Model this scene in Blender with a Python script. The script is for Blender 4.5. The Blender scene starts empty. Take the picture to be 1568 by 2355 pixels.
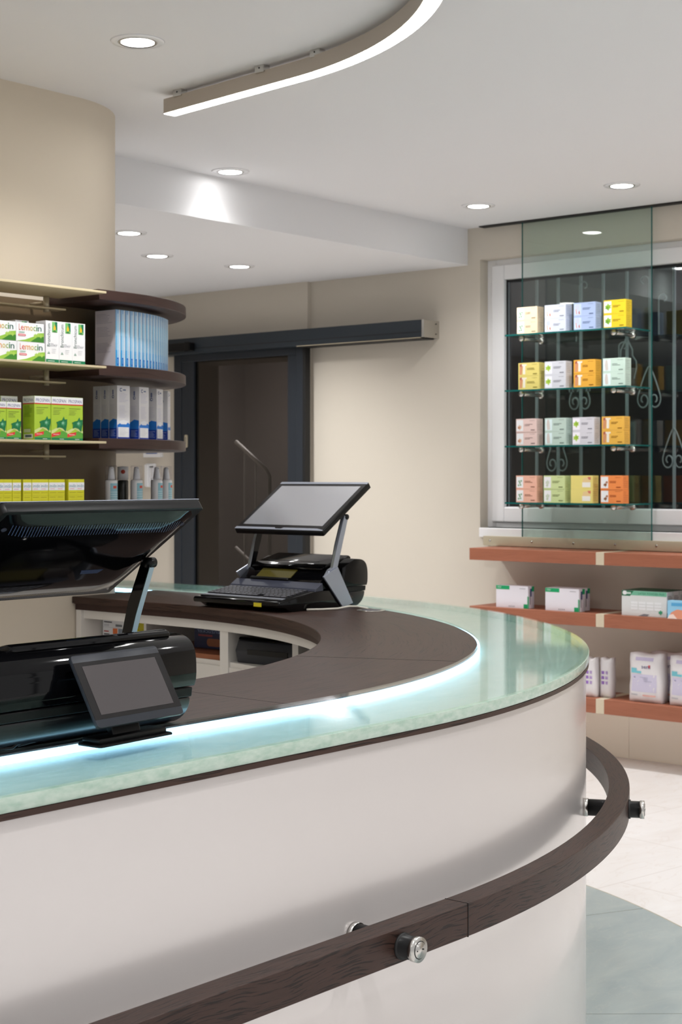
import bpy, bmesh, math, random
from mathutils import Vector, Matrix
random.seed(4)
PI = math.pi
S = bpy.context.scene
COL = S.collection

# ------------------------------------------------------------------ camera, world, exposure
cam_d = bpy.data.cameras.new('camera'); cam = bpy.data.objects.new('camera', cam_d); COL.objects.link(cam)
S.camera = cam
cam.location = (0, 0, 1.40)
cam.rotation_euler = (PI / 2, 0, -math.radians(50.05))
cam_d.sensor_fit = 'VERTICAL'; cam_d.sensor_height = 36; cam_d.lens = 3600 / 2355 * 36
cam_d.shift_y = -82.5 / 2355
cam_d.clip_start = .02
cam_d.dof.use_dof = True; cam_d.dof.focus_distance = 2.9; cam_d.dof.aperture_fstop = 13
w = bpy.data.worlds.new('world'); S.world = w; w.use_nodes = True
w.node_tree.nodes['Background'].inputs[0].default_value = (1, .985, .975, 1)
w.node_tree.nodes['Background'].inputs[1].default_value = .42   # added white fill light, enters where the room is left open
S.view_settings.view_transform = 'Standard'; S.view_settings.look = 'None'
S.view_settings.exposure = 0.68; S.view_settings.gamma = 1
try: S.view_settings.use_curve_mapping = False
except Exception: pass
S.cycles.max_bounces = 8; S.cycles.transparent_max_bounces = 10
SPOT_W = 42          # watts of each downlight
LINE_E = 14.0         # emission of the linear light diffuser
LED_E = 3.7         # emission of the counter strip

# ------------------------------------------------------------------ materials
def srgb(r, g, b):
    f = lambda c: (c / 255 / 12.92) if c / 255 <= .04045 else ((c / 255 + .055) / 1.055) ** 2.4
    return (f(r), f(g), f(b), 1)
MATS = {}
def mat(name, rgb, rough=.5, metal=0, ior=1.5, coat=0, noise=None, bump=None, emit=None, estr=0, trans=0, sub=0):
    if name in MATS: return MATS[name]
    m = bpy.data.materials.new(name); MATS[name] = m; m.use_nodes = True
    nt = m.node_tree; b = nt.nodes['Principled BSDF']
    b.inputs['Base Color'].default_value = srgb(*rgb)
    b.inputs['Roughness'].default_value = rough
    b.inputs['Metallic'].default_value = metal
    b.inputs['IOR'].default_value = ior
    b.inputs['Coat Weight'].default_value = coat
    b.inputs['Coat Roughness'].default_value = .06
    b.inputs['Transmission Weight'].default_value = trans
    if emit:
        b.inputs['Emission Color'].default_value = (*emit, 1); b.inputs['Emission Strength'].default_value = estr
    if noise:   # (scale, second rgb, stretch vector)
        tc = nt.nodes.new('ShaderNodeTexCoord'); mp = nt.nodes.new('ShaderNodeMapping'); n = nt.nodes.new('ShaderNodeTexNoise')
        n.inputs['Scale'].default_value = noise[0]; n.inputs['Detail'].default_value = 6
        mp.inputs['Scale'].default_value = noise[2] if len(noise) > 2 else (1, 1, 1)
        mx = nt.nodes.new('ShaderNodeMix'); mx.data_type = 'RGBA'
        mx.inputs['A'].default_value = srgb(*rgb); mx.inputs['B'].default_value = srgb(*noise[1])
        rmp = nt.nodes.new('ShaderNodeValToRGB'); rmp.color_ramp.elements[0].position = .35; rmp.color_ramp.elements[1].position = .68
        nt.links.new(tc.outputs['Object'], mp.inputs[0]); nt.links.new(mp.outputs[0], n.inputs[0])
        nt.links.new(n.outputs['Fac'], rmp.inputs[0]); nt.links.new(rmp.outputs[0], mx.inputs['Factor'])
        nt.links.new(mx.outputs['Result'], b.inputs['Base Color'])
    if bump:
        n2 = nt.nodes.new('ShaderNodeTexNoise'); n2.inputs['Scale'].default_value = bump[0]; bp = nt.nodes.new('ShaderNodeBump')
        bp.inputs['Strength'].default_value = bump[1]; bp.inputs['Distance'].default_value = .002
        tc2 = nt.nodes.new('ShaderNodeTexCoord'); nt.links.new(tc2.outputs['Object'], n2.inputs[0])
        nt.links.new(n2.outputs['Fac'], bp.inputs['Height']); nt.links.new(bp.outputs[0], b.inputs['Normal'])
    return m

def wood(name, dark, mid, pore, rough=.42, scale=1.0, contrast=1.0, ior=1.5, pos=None):
    """Wood with the grain along the UV u direction (metres)."""
    m = bpy.data.materials.new(name); MATS[name] = m; m.use_nodes = True
    nt = m.node_tree; b = nt.nodes['Principled BSDF']; N = nt.nodes.new; L = nt.links.new
    uv = N('ShaderNodeUVMap'); mp = N('ShaderNodeMapping'); mp.inputs['Scale'].default_value = (3 * scale, 34 * scale, 1)
    n = N('ShaderNodeTexNoise'); n.inputs['Scale'].default_value = 1.0; n.inputs['Detail'].default_value = 5; n.inputs['Distortion'].default_value = .6
    L(uv.outputs[0], mp.inputs[0]); L(mp.outputs[0], n.inputs[0])
    mx = N('ShaderNodeMix'); mx.data_type = 'RGBA'; mx.inputs['A'].default_value = srgb(*dark); mx.inputs['B'].default_value = srgb(*mid)
    L(n.outputs['Fac'], mx.inputs['Factor'])
    mp2 = N('ShaderNodeMapping'); mp2.inputs['Scale'].default_value = (9 * scale, 190 * scale, 1)
    n2 = N('ShaderNodeTexNoise'); n2.inputs['Scale'].default_value = 1.0; n2.inputs['Detail'].default_value = 3; n2.inputs['Distortion'].default_value = .35
    # slow wander of the grain
    wv = N('ShaderNodeTexNoise'); wv.inputs['Scale'].default_value = 4.5; L(uv.outputs[0], wv.inputs[0])
    vm = N('ShaderNodeVectorMath'); vm.operation = 'MULTIPLY_ADD'; vm.inputs[1].default_value = (0, .055, 0)
    L(wv.outputs['Color'], vm.inputs[0]); L(uv.outputs[0], vm.inputs[2]); L(vm.outputs[0], mp2.inputs[0]); L(mp2.outputs[0], n2.inputs[0])
    r = N('ShaderNodeValToRGB'); r.color_ramp.elements[0].position = .56; r.color_ramp.elements[1].position = .66
    L(n2.outputs['Fac'], r.inputs[0])
    mu = N('ShaderNodeMath'); mu.operation = 'MULTIPLY'; mu.inputs[1].default_value = contrast; L(r.outputs[0], mu.inputs[0])
    mx2 = N('ShaderNodeMix'); mx2.data_type = 'RGBA'; mx2.inputs['B'].default_value = srgb(*pore)
    L(mx.outputs['Result'], mx2.inputs['A']); L(mu.outputs[0], mx2.inputs['Factor']); L(mx2.outputs['Result'], b.inputs['Base Color'])
    bp = N('ShaderNodeBump'); bp.inputs['Strength'].default_value = .25; bp.inputs['Distance'].default_value = .001; bp.invert = True
    L(r.outputs[0], bp.inputs['Height']); L(bp.outputs[0], b.inputs['Normal'])
    b.inputs['Roughness'].default_value = rough; b.inputs['IOR'].default_value = ior
    if pos: r.color_ramp.elements[0].position, r.color_ramp.elements[1].position = pos
    return m

def thin_glass(name, tint, rough=.0, base=.04, gain=.96):
    m = bpy.data.materials.new(name); MATS[name] = m; m.use_nodes = True
    nt = m.node_tree; N = nt.nodes.new; L = nt.links.new
    nt.nodes.remove(nt.nodes['Principled BSDF']); out = nt.nodes['Material Output']
    lw = N('ShaderNodeLayerWeight'); lw.inputs['Blend'].default_value = .5
    p = N('ShaderNodeMath'); p.operation = 'POWER'; p.inputs[1].default_value = 5; L(lw.outputs['Facing'], p.inputs[0])
    ma = N('ShaderNodeMath'); ma.operation = 'MULTIPLY_ADD'; ma.inputs[1].default_value = gain; ma.inputs[2].default_value = base; L(p.outputs[0], ma.inputs[0])
    t = N('ShaderNodeBsdfTransparent'); t.inputs[0].default_value = (*tint, 1)
    g = N('ShaderNodeBsdfGlossy'); g.inputs['Roughness'].default_value = rough; g.inputs[0].default_value = (1, 1, 1, 1)
    mx = N('ShaderNodeMixShader'); L(ma.outputs[0], mx.inputs[0]); L(t.outputs[0], mx.inputs[1]); L(g.outputs[0], mx.inputs[2]); L(mx.outputs[0], out.inputs[0])
    return m

def stone(name, c1, c2, vein, scale=2.0, rough=.3, bricks=None):
    m = bpy.data.materials.new(name); MATS[name] = m; m.use_nodes = True
    nt = m.node_tree; b = nt.nodes['Principled BSDF']; N = nt.nodes.new; L = nt.links.new
    tc = N('ShaderNodeTexCoord')
    mp = N('ShaderNodeMapping'); mp.inputs['Rotation'].default_value = (0, 0, .35); mp.inputs['Scale'].default_value = (1, 2.6, 1); L(tc.outputs['Object'], mp.inputs[0])
    n = N('ShaderNodeTexNoise'); n.inputs['Scale'].default_value = scale; n.inputs['Detail'].default_value = 9; n.inputs['Roughness'].default_value = .62; n.inputs['Distortion'].default_value = .8; L(mp.outputs[0], n.inputs[0])
    r = N('ShaderNodeValToRGB'); r.color_ramp.elements[0].position = .33; r.color_ramp.elements[1].position = .7
    r.color_ramp.elements[0].color = srgb(*c1); r.color_ramp.elements[1].color = srgb(*c2); L(n.outputs['Fac'], r.inputs[0])
    n2 = N('ShaderNodeTexNoise'); n2.inputs['Scale'].default_value = scale * 1.7; n2.inputs['Detail'].default_value = 4; n2.inputs['Distortion'].default_value = 1.6; L(mp.outputs[0], n2.inputs[0])
    r2 = N('ShaderNodeValToRGB'); e = r2.color_ramp.elements; e[0].position = .485; e[0].color = (0, 0, 0, 1); e[1].position = .5; e[1].color = (1, 1, 1, 1)
    e3 = e.new(.515); e3.color = (0, 0, 0, 1); L(n2.outputs['Fac'], r2.inputs[0])
    mu = N('ShaderNodeMath'); mu.operation = 'MULTIPLY'; mu.inputs[1].default_value = .28; L(r2.outputs[0], mu.inputs[0])
    mx = N('ShaderNodeMix'); mx.data_type = 'RGBA'; mx.inputs['B'].default_value = srgb(*vein); L(r.outputs[0], mx.inputs['A']); L(mu.outputs[0], mx.inputs['Factor'])
    last = mx.outputs['Result']
    if bricks:
        mp3 = N('ShaderNodeMapping'); mp3.inputs['Rotation'].default_value = (0, 0, bricks[3]); mp3.inputs['Location'].default_value = bricks[4]; L(tc.outputs['Object'], mp3.inputs[0])
        br = N('ShaderNodeTexBrick'); br.inputs['Scale'].default_value = 1; br.inputs['Brick Width'].default_value = bricks[0]; br.inputs['Row Height'].default_value = bricks[1]
        br.inputs['Mortar Size'].default_value = .0022; br.inputs['Mortar Smooth'].default_value = .1; br.offset = .5
        br.inputs['Color1'].default_value = (0, 0, 0, 1); br.inputs['Color2'].default_value = (0, 0, 0, 1); br.inputs['Mortar'].default_value = (1, 1, 1, 1)
        L(mp3.outputs[0], br.inputs[0])
        mu2 = N('ShaderNodeMath'); mu2.operation = 'MULTIPLY'; mu2.inputs[1].default_value = .55; L(br.outputs['Color'], mu2.inputs[0])
        mx3 = N('ShaderNodeMix'); mx3.data_type = 'RGBA'; mx3.inputs['B'].default_value = srgb(*bricks[2]); L(last, mx3.inputs['A']); L(mu2.outputs[0], mx3.inputs['Factor']); last = mx3.outputs['Result']
    L(last, b.inputs['Base Color']); b.inputs['Roughness'].default_value = rough
    return m

def glow(name, rgb, strength):
    m = bpy.data.materials.new(name); MATS[name] = m; m.use_nodes = True
    nt = m.node_tree; b = nt.nodes['Principled BSDF']; b.inputs['Base Color'].default_value = (*rgb, 1)
    b.inputs['Emission Color'].default_value = (*rgb, 1); b.inputs['Emission Strength'].default_value = strength
    return m

M_wall = mat('cream_plaster', (206, 198, 185), .85, bump=(55, .06))
M_pier = mat('pier_plaster', (208, 197, 180), .8, bump=(55, .06))
M_ceil = mat('white_ceiling_paint', (229, 229, 231), .9)
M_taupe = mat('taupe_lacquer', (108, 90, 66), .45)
M_panel = mat('white_satin_lacquer', (220, 214, 212), .22, metal=.22, ior=1.8, coat=.2)
M_carc = mat('white_melamine', (226, 222, 216), .4)
M_wenge = wood('dark_stained_oak', (50, 35, 30), (72, 52, 44), (26, 16, 13), .40, 1, .9, 1.35)
M_wenge2 = wood('dark_stained_oak_boards', (50, 34, 31), (70, 50, 45), (34, 23, 20), .4, 1, .4, 1.35)
M_railw = wood('dark_oak_rail', (50, 35, 30), (66, 46, 39), (24, 16, 13), .42, 1.8, .9, 1.35, (.53, .60))
M_cherry = wood('reddish_cherry_wood', (148, 88, 62), (172, 106, 80), (128, 72, 50), .5, 1, .3)
M_brownin = mat('brown_wood_interior', (150, 92, 62), .5)
M_glasstop = thin_glass('counter_glass', (.96, .99, .98), .05, .04, .5)
M_clear = thin_glass('clear_glass', (.90, .95, .93), .0)
M_pane = thin_glass('window_pane_glass', (.84, .87, .88), .0, .08)
M_smoke = thin_glass('tinted_door_glass', (.36, .34, .33), .02, .03, .3)
M_cap = thin_glass('clear_plastic_cap', (.93, .93, .95), .05)
M_gedge = mat('glass_edge_green', (200, 218, 205), .12, noise=(45, (172, 200, 184), (1, 1, 2.5)))
M_gedge2 = mat('shelf_glass_edge', (20, 96, 92), .1)
M_marble = stone('backed_glass_green', (178, 202, 193), (200, 218, 209), (220, 231, 224), 5, .25)
M_floor = stone('white_marble_tiles', (231, 227, 224), (242, 241, 241), (214, 203, 194), 1.3, .28, (1.1, .62, (196, 186, 178), .157, (.13, .285, 0)))
M_slate = stone('grey_green_stone', (158, 172, 174), (180, 190, 188), (196, 200, 192), 2.6, .28)
M_grout = mat('grout', (170, 160, 140), .9)
M_blk = mat('black_gloss_plastic', (7, 7, 9), .07, ior=1.36)
M_blk2 = mat('black_satin_plastic', (13, 13, 14), .36, ior=1.33)
M_blkm = mat('black_matte', (12, 12, 13), .6)
M_bluegrey = mat('blue_grey_plastic', (56, 59, 74), .4, ior=1.4)
M_slot = mat('vent_slot_edge', (62, 78, 112), .4)
M_frame = mat('anthracite_metal', (42, 47, 54), .45, metal=.1, ior=1.4)
M_silver = mat('satin_silver_plastic', (168, 174, 188), .3, metal=.55)
M_steel = mat('brushed_steel', (200, 198, 194), .25, metal=1)
M_alu = mat('champagne_aluminium', (196, 186, 162), .4, metal=.35)
M_creamm = mat('cream_metal', (208, 193, 158), .4)
M_lampb = mat('taupe_lamp_body', (176, 166, 154), .5)
M_white = mat('white_gloss_paint', (236, 236, 238), .25)
M_key = mat('dark_keycaps', (46, 46, 52), .4)
M_scr = mat('dark_grey_screen', (76, 71, 72), .16)
M_scr2 = mat('grey_reflecting_screen', (214, 216, 222), .24, metal=.85)
M_bez = mat('screen_bezel', (22, 20, 21), .2, ior=1.4)
M_bez2 = mat('slate_bezel', (50, 53, 60), .3, ior=1.4)
M_grille = mat('white_painted_iron', (196, 204, 202), .5)
M_dark = mat('dark_exterior', (58, 58, 66), .9)
M_corr = mat('dim_corridor_wall', (112, 106, 102), .9)
M_led = glow('led_strip_light', (.40, .74, 1.0), LED_E)
M_line = glow('linear_diffuser', (1, .985, .96), LINE_E)
M_disc = glow('downlight_lamp', (1, .985, .97), 14)
def C(r, g, b, rough=.45): return mat('print_%d_%d_%d' % (r, g, b), (r, g, b), rough)

# ------------------------------------------------------------------ mesh helper
class MB:
    def __init__(s): s.bm = bmesh.new(); s.uv = s.bm.loops.layers.uv.new('UVMap'); s.mats = []
    def mi(s, m):
        if m not in s.mats: s.mats.append(m)
        return s.mats.index(m)
    def face(s, vs, m, uvs=None):
        try: f = s.bm.faces.new(vs)
        except ValueError: return None
        f.material_index = s.mi(m)
        if uvs:
            for l, u in zip(f.loops, uvs): l[s.uv].uv = u
        return f
    def autouv(s, faces):
        for f in faces:
            n = f.normal; ax = max(range(3), key=lambda i: abs(n[i])); a, b = [i for i in range(3) if i != ax]
            ca = [l.vert.co[a] for l in f.loops]; cb = [l.vert.co[b] for l in f.loops]
            if max(cb) - min(cb) > max(ca) - min(ca): a, b = b, a
            for l in f.loops: l[s.uv].uv = (l.vert.co[a], l.vert.co[b] + ax * .37)
    def box(s, x0, x1, y0, y1, z0, z1, m, bev=0, seg=2, mx=None):
        r = bmesh.ops.create_cube(s.bm, size=1)
        vs = r['verts']
        for v in vs: v.co = Vector(((x0 + x1) / 2 + v.co.x * (x1 - x0), (y0 + y1) / 2 + v.co.y * (y1 - y0), (z0 + z1) / 2 + v.co.z * (z1 - z0)))
        fs = list({f for v in vs for f in v.link_faces})
        if bev:
            es = list({e for v in vs for e in v.link_edges})
            rr = bmesh.ops.bevel(s.bm, geom=es, offset=bev, segments=seg, affect='EDGES', profile=.5)
            fs = list({f for v in rr['verts'] for f in v.link_faces} | {f for f in fs if f.is_valid})
        k = s.mi(m)
        for f in fs: f.material_index = k; f.normal_update()
        s.autouv(fs)
        if mx:
            vv = {v for f in fs for v in f.verts}
            for v in vv: v.co = mx @ v.co
        return fs
    def prism(s, pts, axis, a, b, m, bev=0, mx=None):
        """polygon in the two other axes extruded along axis from a to b"""
        def P(p, t):
            return Vector((t, p[0], p[1])) if axis == 'x' else Vector((p[0], t, p[1])) if axis == 'y' else Vector((p[0], p[1], t))
        A = [s.bm.verts.new(P(p, a)) for p in pts]; B = [s.bm.verts.new(P(p, b)) for p in pts]
        n = len(pts); fs = [s.bm.faces.new(A), s.bm.faces.new(B[::-1])]
        for i in range(n): fs.append(s.bm.faces.new((A[i], B[i], B[(i + 1) % n], A[(i + 1) % n])))
        bmesh.ops.recalc_face_normals(s.bm, faces=fs)
        if bev:
            es = list({e for f in fs for e in f.edges})
            rr = bmesh.ops.bevel(s.bm, geom=es, offset=bev, segments=2, affect='EDGES', profile=.5)
            fs = list({f for v in rr['verts'] for f in v.link_faces} | {f for f in fs if f.is_valid})
        k = s.mi(m)
        for f in fs: f.material_index = k; f.normal_update()
        s.autouv(fs)
        if mx:
            for v in {v for f in fs for v in f.verts}: v.co = mx @ v.co
        return fs
    def cyl(s, p0, p1, r, m, seg=24, r2=None):
        p0, p1 = Vector(p0), Vector(p1); d = (p1 - p0).normalized()
        u = d.orthogonal().normalized(); v = d.cross(u); r2 = r if r2 is None else r2
        A = [s.bm.verts.new(p0 + (u * math.cos(t) + v * math.sin(t)) * r) for t in [2 * PI * i / seg for i in range(seg)]]
        B = [s.bm.verts.new(p1 + (u * math.cos(t) + v * math.sin(t)) * r2) for t in [2 * PI * i / seg for i in range(seg)]]
        fs = [s.bm.faces.new(A[::-1]), s.bm.faces.new(B)]
        for i in range(seg):
            f = s.bm.faces.new((A[i], A[(i + 1) % seg], B[(i + 1) % seg], B[i])); f.smooth = True; fs.append(f)
        for f in fs: f.material_index = s.mi(m)
        return fs
    def tube(s, pts, r, m, seg=8):
        pts = [Vector(p) for p in pts]; rings = []
        n0 = None
        for i, p in enumerate(pts):
            d = (pts[min(i + 1, len(pts) - 1)] - pts[max(i - 1, 0)]).normalized()
            u = d.orthogonal().normalized() if n0 is None else (n0 - d * n0.dot(d)).normalized()
            n0 = u; v = d.cross(u)
            rings.append([s.bm.verts.new(p + (u * math.cos(2 * PI * k / seg) + v * math.sin(2 * PI * k / seg)) * r) for k in range(seg)])
        k = s.mi(m)
        for a, b in zip(rings, rings[1:]):
            for j in range(seg):
                f = s.bm.faces.new((a[j], a[(j + 1) % seg], b[(j + 1) % seg], b[j])); f.smooth = True; f.material_index = k
        for r_ in (rings[0][::-1], rings[-1]):
            f = s.bm.faces.new(r_); f.material_index = k
    def lathe(s, prof, m, seg=24, at=(0, 0, 0)):
        at = Vector(at); rings = []
        for r, z in prof:
            rings.append([s.bm.verts.new(at + Vector((r * math.cos(2 * PI * k / seg), r * math.sin(2 * PI * k / seg), z))) for k in range(seg)])
        k = s.mi(m) ; ms = m
        for a, b in zip(rings, rings[1:]):
            for j in range(seg):
                f = s.bm.faces.new((a[j], a[(j + 1) % seg], b[(j + 1) % seg], b[j])); f.smooth = True; f.material_index = k
        for r_, p in ((rings[0][::-1], prof[0]), (rings[-1], prof[-1])):
            if p[0] > 1e-5:
                f = s.bm.faces.new(r_); f.material_index = k
    def sweep(s, path, sec, m, closed=True, mfun=None):
        """path: list of (x, y, nx, ny); sec: list of (offset, z); the section is swept along the path"""
        rows = []; u = 0; us = []
        for i, (x, y, nx, ny) in enumerate(path):
            if i: u += math.hypot(x - path[i - 1][0], y - path[i - 1][1])
            us.append(u); rows.append([s.bm.verts.new((x + nx * o, y + ny * o, z)) for o, z in sec])
        vs = [0]
        n = len(sec)
        for j in range(n): vs.append(vs[-1] + math.hypot(sec[(j + 1) % n][0] - sec[j][0], sec[(j + 1) % n][1] - sec[j][1]))
        fs = []
        for i in range(len(path) - 1):
            for j in range(n if closed else n - 1):
                k = (j + 1) % n
                f = s.face((rows[i][j], rows[i + 1][j], rows[i + 1][k], rows[i][k]), m, ((us[i], vs[j]), (us[i + 1], vs[j]), (us[i + 1], vs[j + 1]), (us[i], vs[j + 1])))
                if f: fs.append(f)
        if closed:
            for r_ in (rows[0][::-1], rows[-1]): fs.append(s.face(r_, m))
        bmesh.ops.recalc_face_normals(s.bm, faces=[f for f in fs if f])
        return fs
    def build(s, name, parent=None, loc=None, rot=None, smooth=None):
        me = bpy.data.meshes.new(name)
        if smooth is not None:
            for f in s.bm.faces: f.smooth = True
            for e in s.bm.edges:
                if len(e.link_faces) == 2 and e.calc_face_angle(0) > smooth: e.smooth = False
        else:
            for e in s.bm.edges:
                if len(e.link_faces) == 2 and e.calc_face_angle(0) > .6: e.smooth = False
        s.bm.to_mesh(me); s.bm.free()
        for m in s.mats: me.materials.append(m)
        o = bpy.data.objects.new(name, me); COL.objects.link(o)
        if parent: o.parent = parent
        if loc is not None: o.location = loc
        if rot is not None: o.rotation_euler = (0, 0, rot)
        return o

def tag(o, label, cat, group=None, kind=None):
    o['label'] = label; o['category'] = cat
    if group: o['group'] = group
    if kind: o['kind'] = kind
    return o
def thing(name, label, cat, loc=(0, 0, 0), rz=0, group=None):
    o = bpy.data.objects.new(name, None); COL.objects.link(o); o.location = loc; o.rotation_euler = (0, 0, rz)
    o.empty_display_size = .05
    return tag(o, label, cat, group)
def struct(o): o['kind'] = 'structure'; return o
def dup(root, loc, rz, label, group=None):
    r = root.copy(); COL.objects.link(r); r.location = loc; r.rotation_euler = (0, 0, rz); r['label'] = label
    if group: r['group'] = group
    for ch in list(root.children):
        c = ch.copy(); COL.objects.link(c); c.parent = r
        for g in ch.children:
            d = g.copy(); COL.objects.link(d); d.parent = c
    return r

# ------------------------------------------------------------------ room shell
XW, ZC, ZL, YS = 6.873, 2.725, 2.53, 4.87      # window wall, ceiling, lower ceiling, soffit face
X0, Y0, Y1 = -2.6, -3.2, 8.2
WY0, WY1, WZ0, WZ1 = 3.51, 4.79, 1.126, 2.554  # window opening
DY0, DY1, DZ = 6.06, 6.98, 2.10                # door opening
CX, CY = 2.144, 3.733                          # centre of the counter's corner

b = MB(); b.box(X0, XW + .3, Y0, Y1, -.1, 0, M_floor); fl = struct(b.build('floor'))
# grey-green stone band round the counter, in slabs with grout between
b = MB()
def ring_slab(a0, a1, r0, r1, m, z0, z1, n=10):
    pth = []
    for i in range(n + 1):
        a = a0 + (a1 - a0) * i / n
        pth.append((CX, CY, math.cos(a), math.sin(a)))
    rows = [[b.bm.verts.new((CX + c * r, CY + s_ * r, z)) for r, z in ((r0, z0), (r1, z0), (r1, z1), (r0, z1))] for _, _, c, s_ in pth]
    fs = []
    for p, q in zip(rows, rows[1:]):
        for j in range(4): fs.append(b.face((p[j], q[j], q[(j + 1) % 4], p[(j + 1) % 4]), m))
    fs.append(b.face(rows[0][::-1], m)); fs.append(b.face(rows[-1], m)); bmesh.ops.recalc_face_normals(b.bm, faces=fs)
aa = [-92, -74, -49.3, -27.5, -6, 0]
for a0, a1 in zip(aa, aa[1:]):
    ring_slab(math.radians(a0 + .05), math.radians(a1 - .05), 1.9, 2.665, M_slate, 0, .002)
ring_slab(math.radians(-92), 0, 1.9, 2.672, M_grout, 0, .0008, 40)
for i in range(3): b.box(-.4 + i * .85, -.4 + i * .85 + .845, CY - 2.665, CY - 1.9, 0, .002, M_slate) if i < 3 and -.4 + i * .85 + .845 < CX else None
struct(b.build('floor'))
b = MB(); b.box(X0, XW + .3, Y0, YS, ZC, ZC + .1, M_ceil); struct(b.build('ceiling'))
b = MB(); b.box(X0, XW + .3, YS, Y1, ZL, ZC + .1, M_ceil); struct(b.build('ceiling'))
# window wall with its two openings; the part left of the pilaster line stands 3 cm proud
b = MB()
T = XW + .25
for y0, y1, z0, z1 in ((Y0, WY0, 0, ZC), (WY0, WY1, 0, WZ0), (WY0, WY1, WZ1, ZC), (WY1, YS, 0, ZC), (YS, 5.985, 0, ZL)):
    b.box(XW, T, y0, y1, z0, z1, M_wall)
for y0, y1, z0, z1 in ((5.985, DY0, 0, ZL), (DY0, DY1, DZ, ZL), (DY1, Y1, 0, ZL)):
    b.box(XW - .03, T, y0, y1, z0, z1, M_wall)
struct(b.build('wall_window_side'))
b = MB()
for k, (y0, y1) in enumerate(((2.9, 3.8893), (3.8907, 4.79), (4.7915, 5.7))): b.box(XW - .006, XW, y0 + .0, y1, 0.0, .25, mat('cream_skirting_panel', (252, 242, 224), .5), .001)
struct(b.build('baseboard_window_side'))
# unseen side left open to let the world fill light in; added mullions only
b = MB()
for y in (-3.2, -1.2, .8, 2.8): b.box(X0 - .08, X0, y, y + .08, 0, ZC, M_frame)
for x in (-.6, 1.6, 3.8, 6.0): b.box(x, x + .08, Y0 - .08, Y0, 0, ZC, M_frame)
struct(b.build('added_mullions'))
b = MB(); b.box(X0 - .2, X0, 4.22, Y1, 0, ZC, M_wall); struct(b.build('wall_rear'))
b = MB(); b.box(X0, XW, Y1, Y1 + .2, 0, ZL, M_wall); struct(b.build('wall_back_room'))
# rounded pier wall
PX, PY, PR = 3.60, 4.62, .40
def pier_path(R, x_start, a_end=90, n=36, back=None):
    p = [(x_start, PY - R, 0, -1)] if x_start < PX - .001 else []
    for i in range(n + 1):
        a = math.radians(-90 + (a_end + 90) * i / n); p.append((PX + R * math.cos(a), PY + R * math.sin(a), math.cos(a), math.sin(a)))
    if back is not None: p.append((back, PY + R, 0, 1))
    return p
b = MB(); pp = [(x, y) for x, y, _, _ in pier_path(PR, X0, 90, 48, X0)]
b.prism(pp, 'z', 0, ZC, M_pier); struct(b.build('wall_pier', smooth=.5))

# ------------------------------------------------------------------ window
b = MB()
fx = XW + .069
def ringbox(mb, x0, x1, ya, yb, za, zb, t, m, bev=.003):
    mb.box(x0, x1, ya, ya + t, za, zb, m, bev); mb.box(x0, x1, yb - t, yb, za, zb, m, bev)
    mb.box(x0, x1, ya + t, yb - t, za, za + t, m, bev); mb.box(x0, x1, ya + t, yb - t, zb - t, zb, m, bev)
win = bpy.data.objects.new('window_1', None); COL.objects.link(win); win['kind'] = 'structure'
b = MB(); ringbox(b, fx, fx + .07, WY0, WY1, WZ0, WZ1, .055, M_white); b.build('window_frame', win)
b = MB(); ringbox(b, fx - .014, fx + .045, WY0 + .035, WY1 - .035, WZ0 + .03, WZ1 - .03, .08, M_white, .006)
b.box(fx + .005, fx + .03, WY0 + .11, WY1 - .11, WZ0 + .105, WZ0 + .112, M_white); b.build('window_sash', win)
b = MB(); b.box(fx + .02, fx + .026, WY0 + .10, WY1 - .10, WZ0 + .10, WZ1 - .10, M_pane); b.build('window_pane', win)
b = MB(); b.box(fx + .010, fx + .018, WY1 - .121, WY1 - .113, WZ0 + .10, WZ1 - .10, M_blkm); b.box(fx + .010, fx + .018, WY0 + .11, WY1 - .11, WZ1 - .123, WZ1 - .112, M_blkm); b.build('window_gasket', win)
b = MB(); b.box(XW - .012, fx + .02, WY0, WY1, WZ0 - .05, WZ0, M_white, .004); b.build('window_sill', win)
# wrought iron grille outside
g = thing('window_grille', 'white wrought iron grille with scrolls outside the dark window', 'grille')
GX = 7.14
for yy in (4.61, 4.475, 4.335, 4.20, 4.06, 3.925, 3.79, 3.655):
    b = MB(); b.box(GX, GX + .014, yy - .007, yy + .007, 1.14, 2.47, M_grille, .002); b.build('bar', g)
def scroll(cy, cz, s_, name='scroll'):
    b = MB()
    for sg in (-1, 1):
        pts = [(GX - .006, cy + sg * .002, cz + .15 * s_)]
        for i in range(8):
            t = i / 7; pts.append((GX - .006, cy + sg * (.004 + .052 * t ** .8) * s_, cz + (.15 - .125 * t) * s_))
        for i in range(26):
            a = .35 - i * .31; r = .045 * (1 - i / 34)
            pts.append((GX - .006, cy + sg * (.030 + r * math.cos(a) * .75) * s_, cz + (-.01 + r * math.sin(a)) * s_))
        b.tube(pts, .0042, M_grille, 6)
    b.build(name, g)
scroll(4.335, 1.80, 1.0); scroll(4.475, 1.475, 1.0); scroll(3.925, 1.80, 1.05); scroll(3.785, 1.49, 1.0)
for cy, cz, fl_ in ((4.335, 2.40, 1), (4.355, 2.29, -1), (3.925, 2.40, -1), (3.87, 2.30, 1), (4.10, 2.07, 1)):
    b = MB(); pts = [(GX - .006, cy, cz - .18)]
    for i in range(16):
        a = PI - i * .3; r = .028 * (1 - i / 26); pts.append((GX - .006, cy - fl_ * (.028 + r * math.cos(a)), cz + r * math.sin(a)))
    b.tube(pts, .004, M_grille, 6); b.build('scroll', g)
b = MB()
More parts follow.
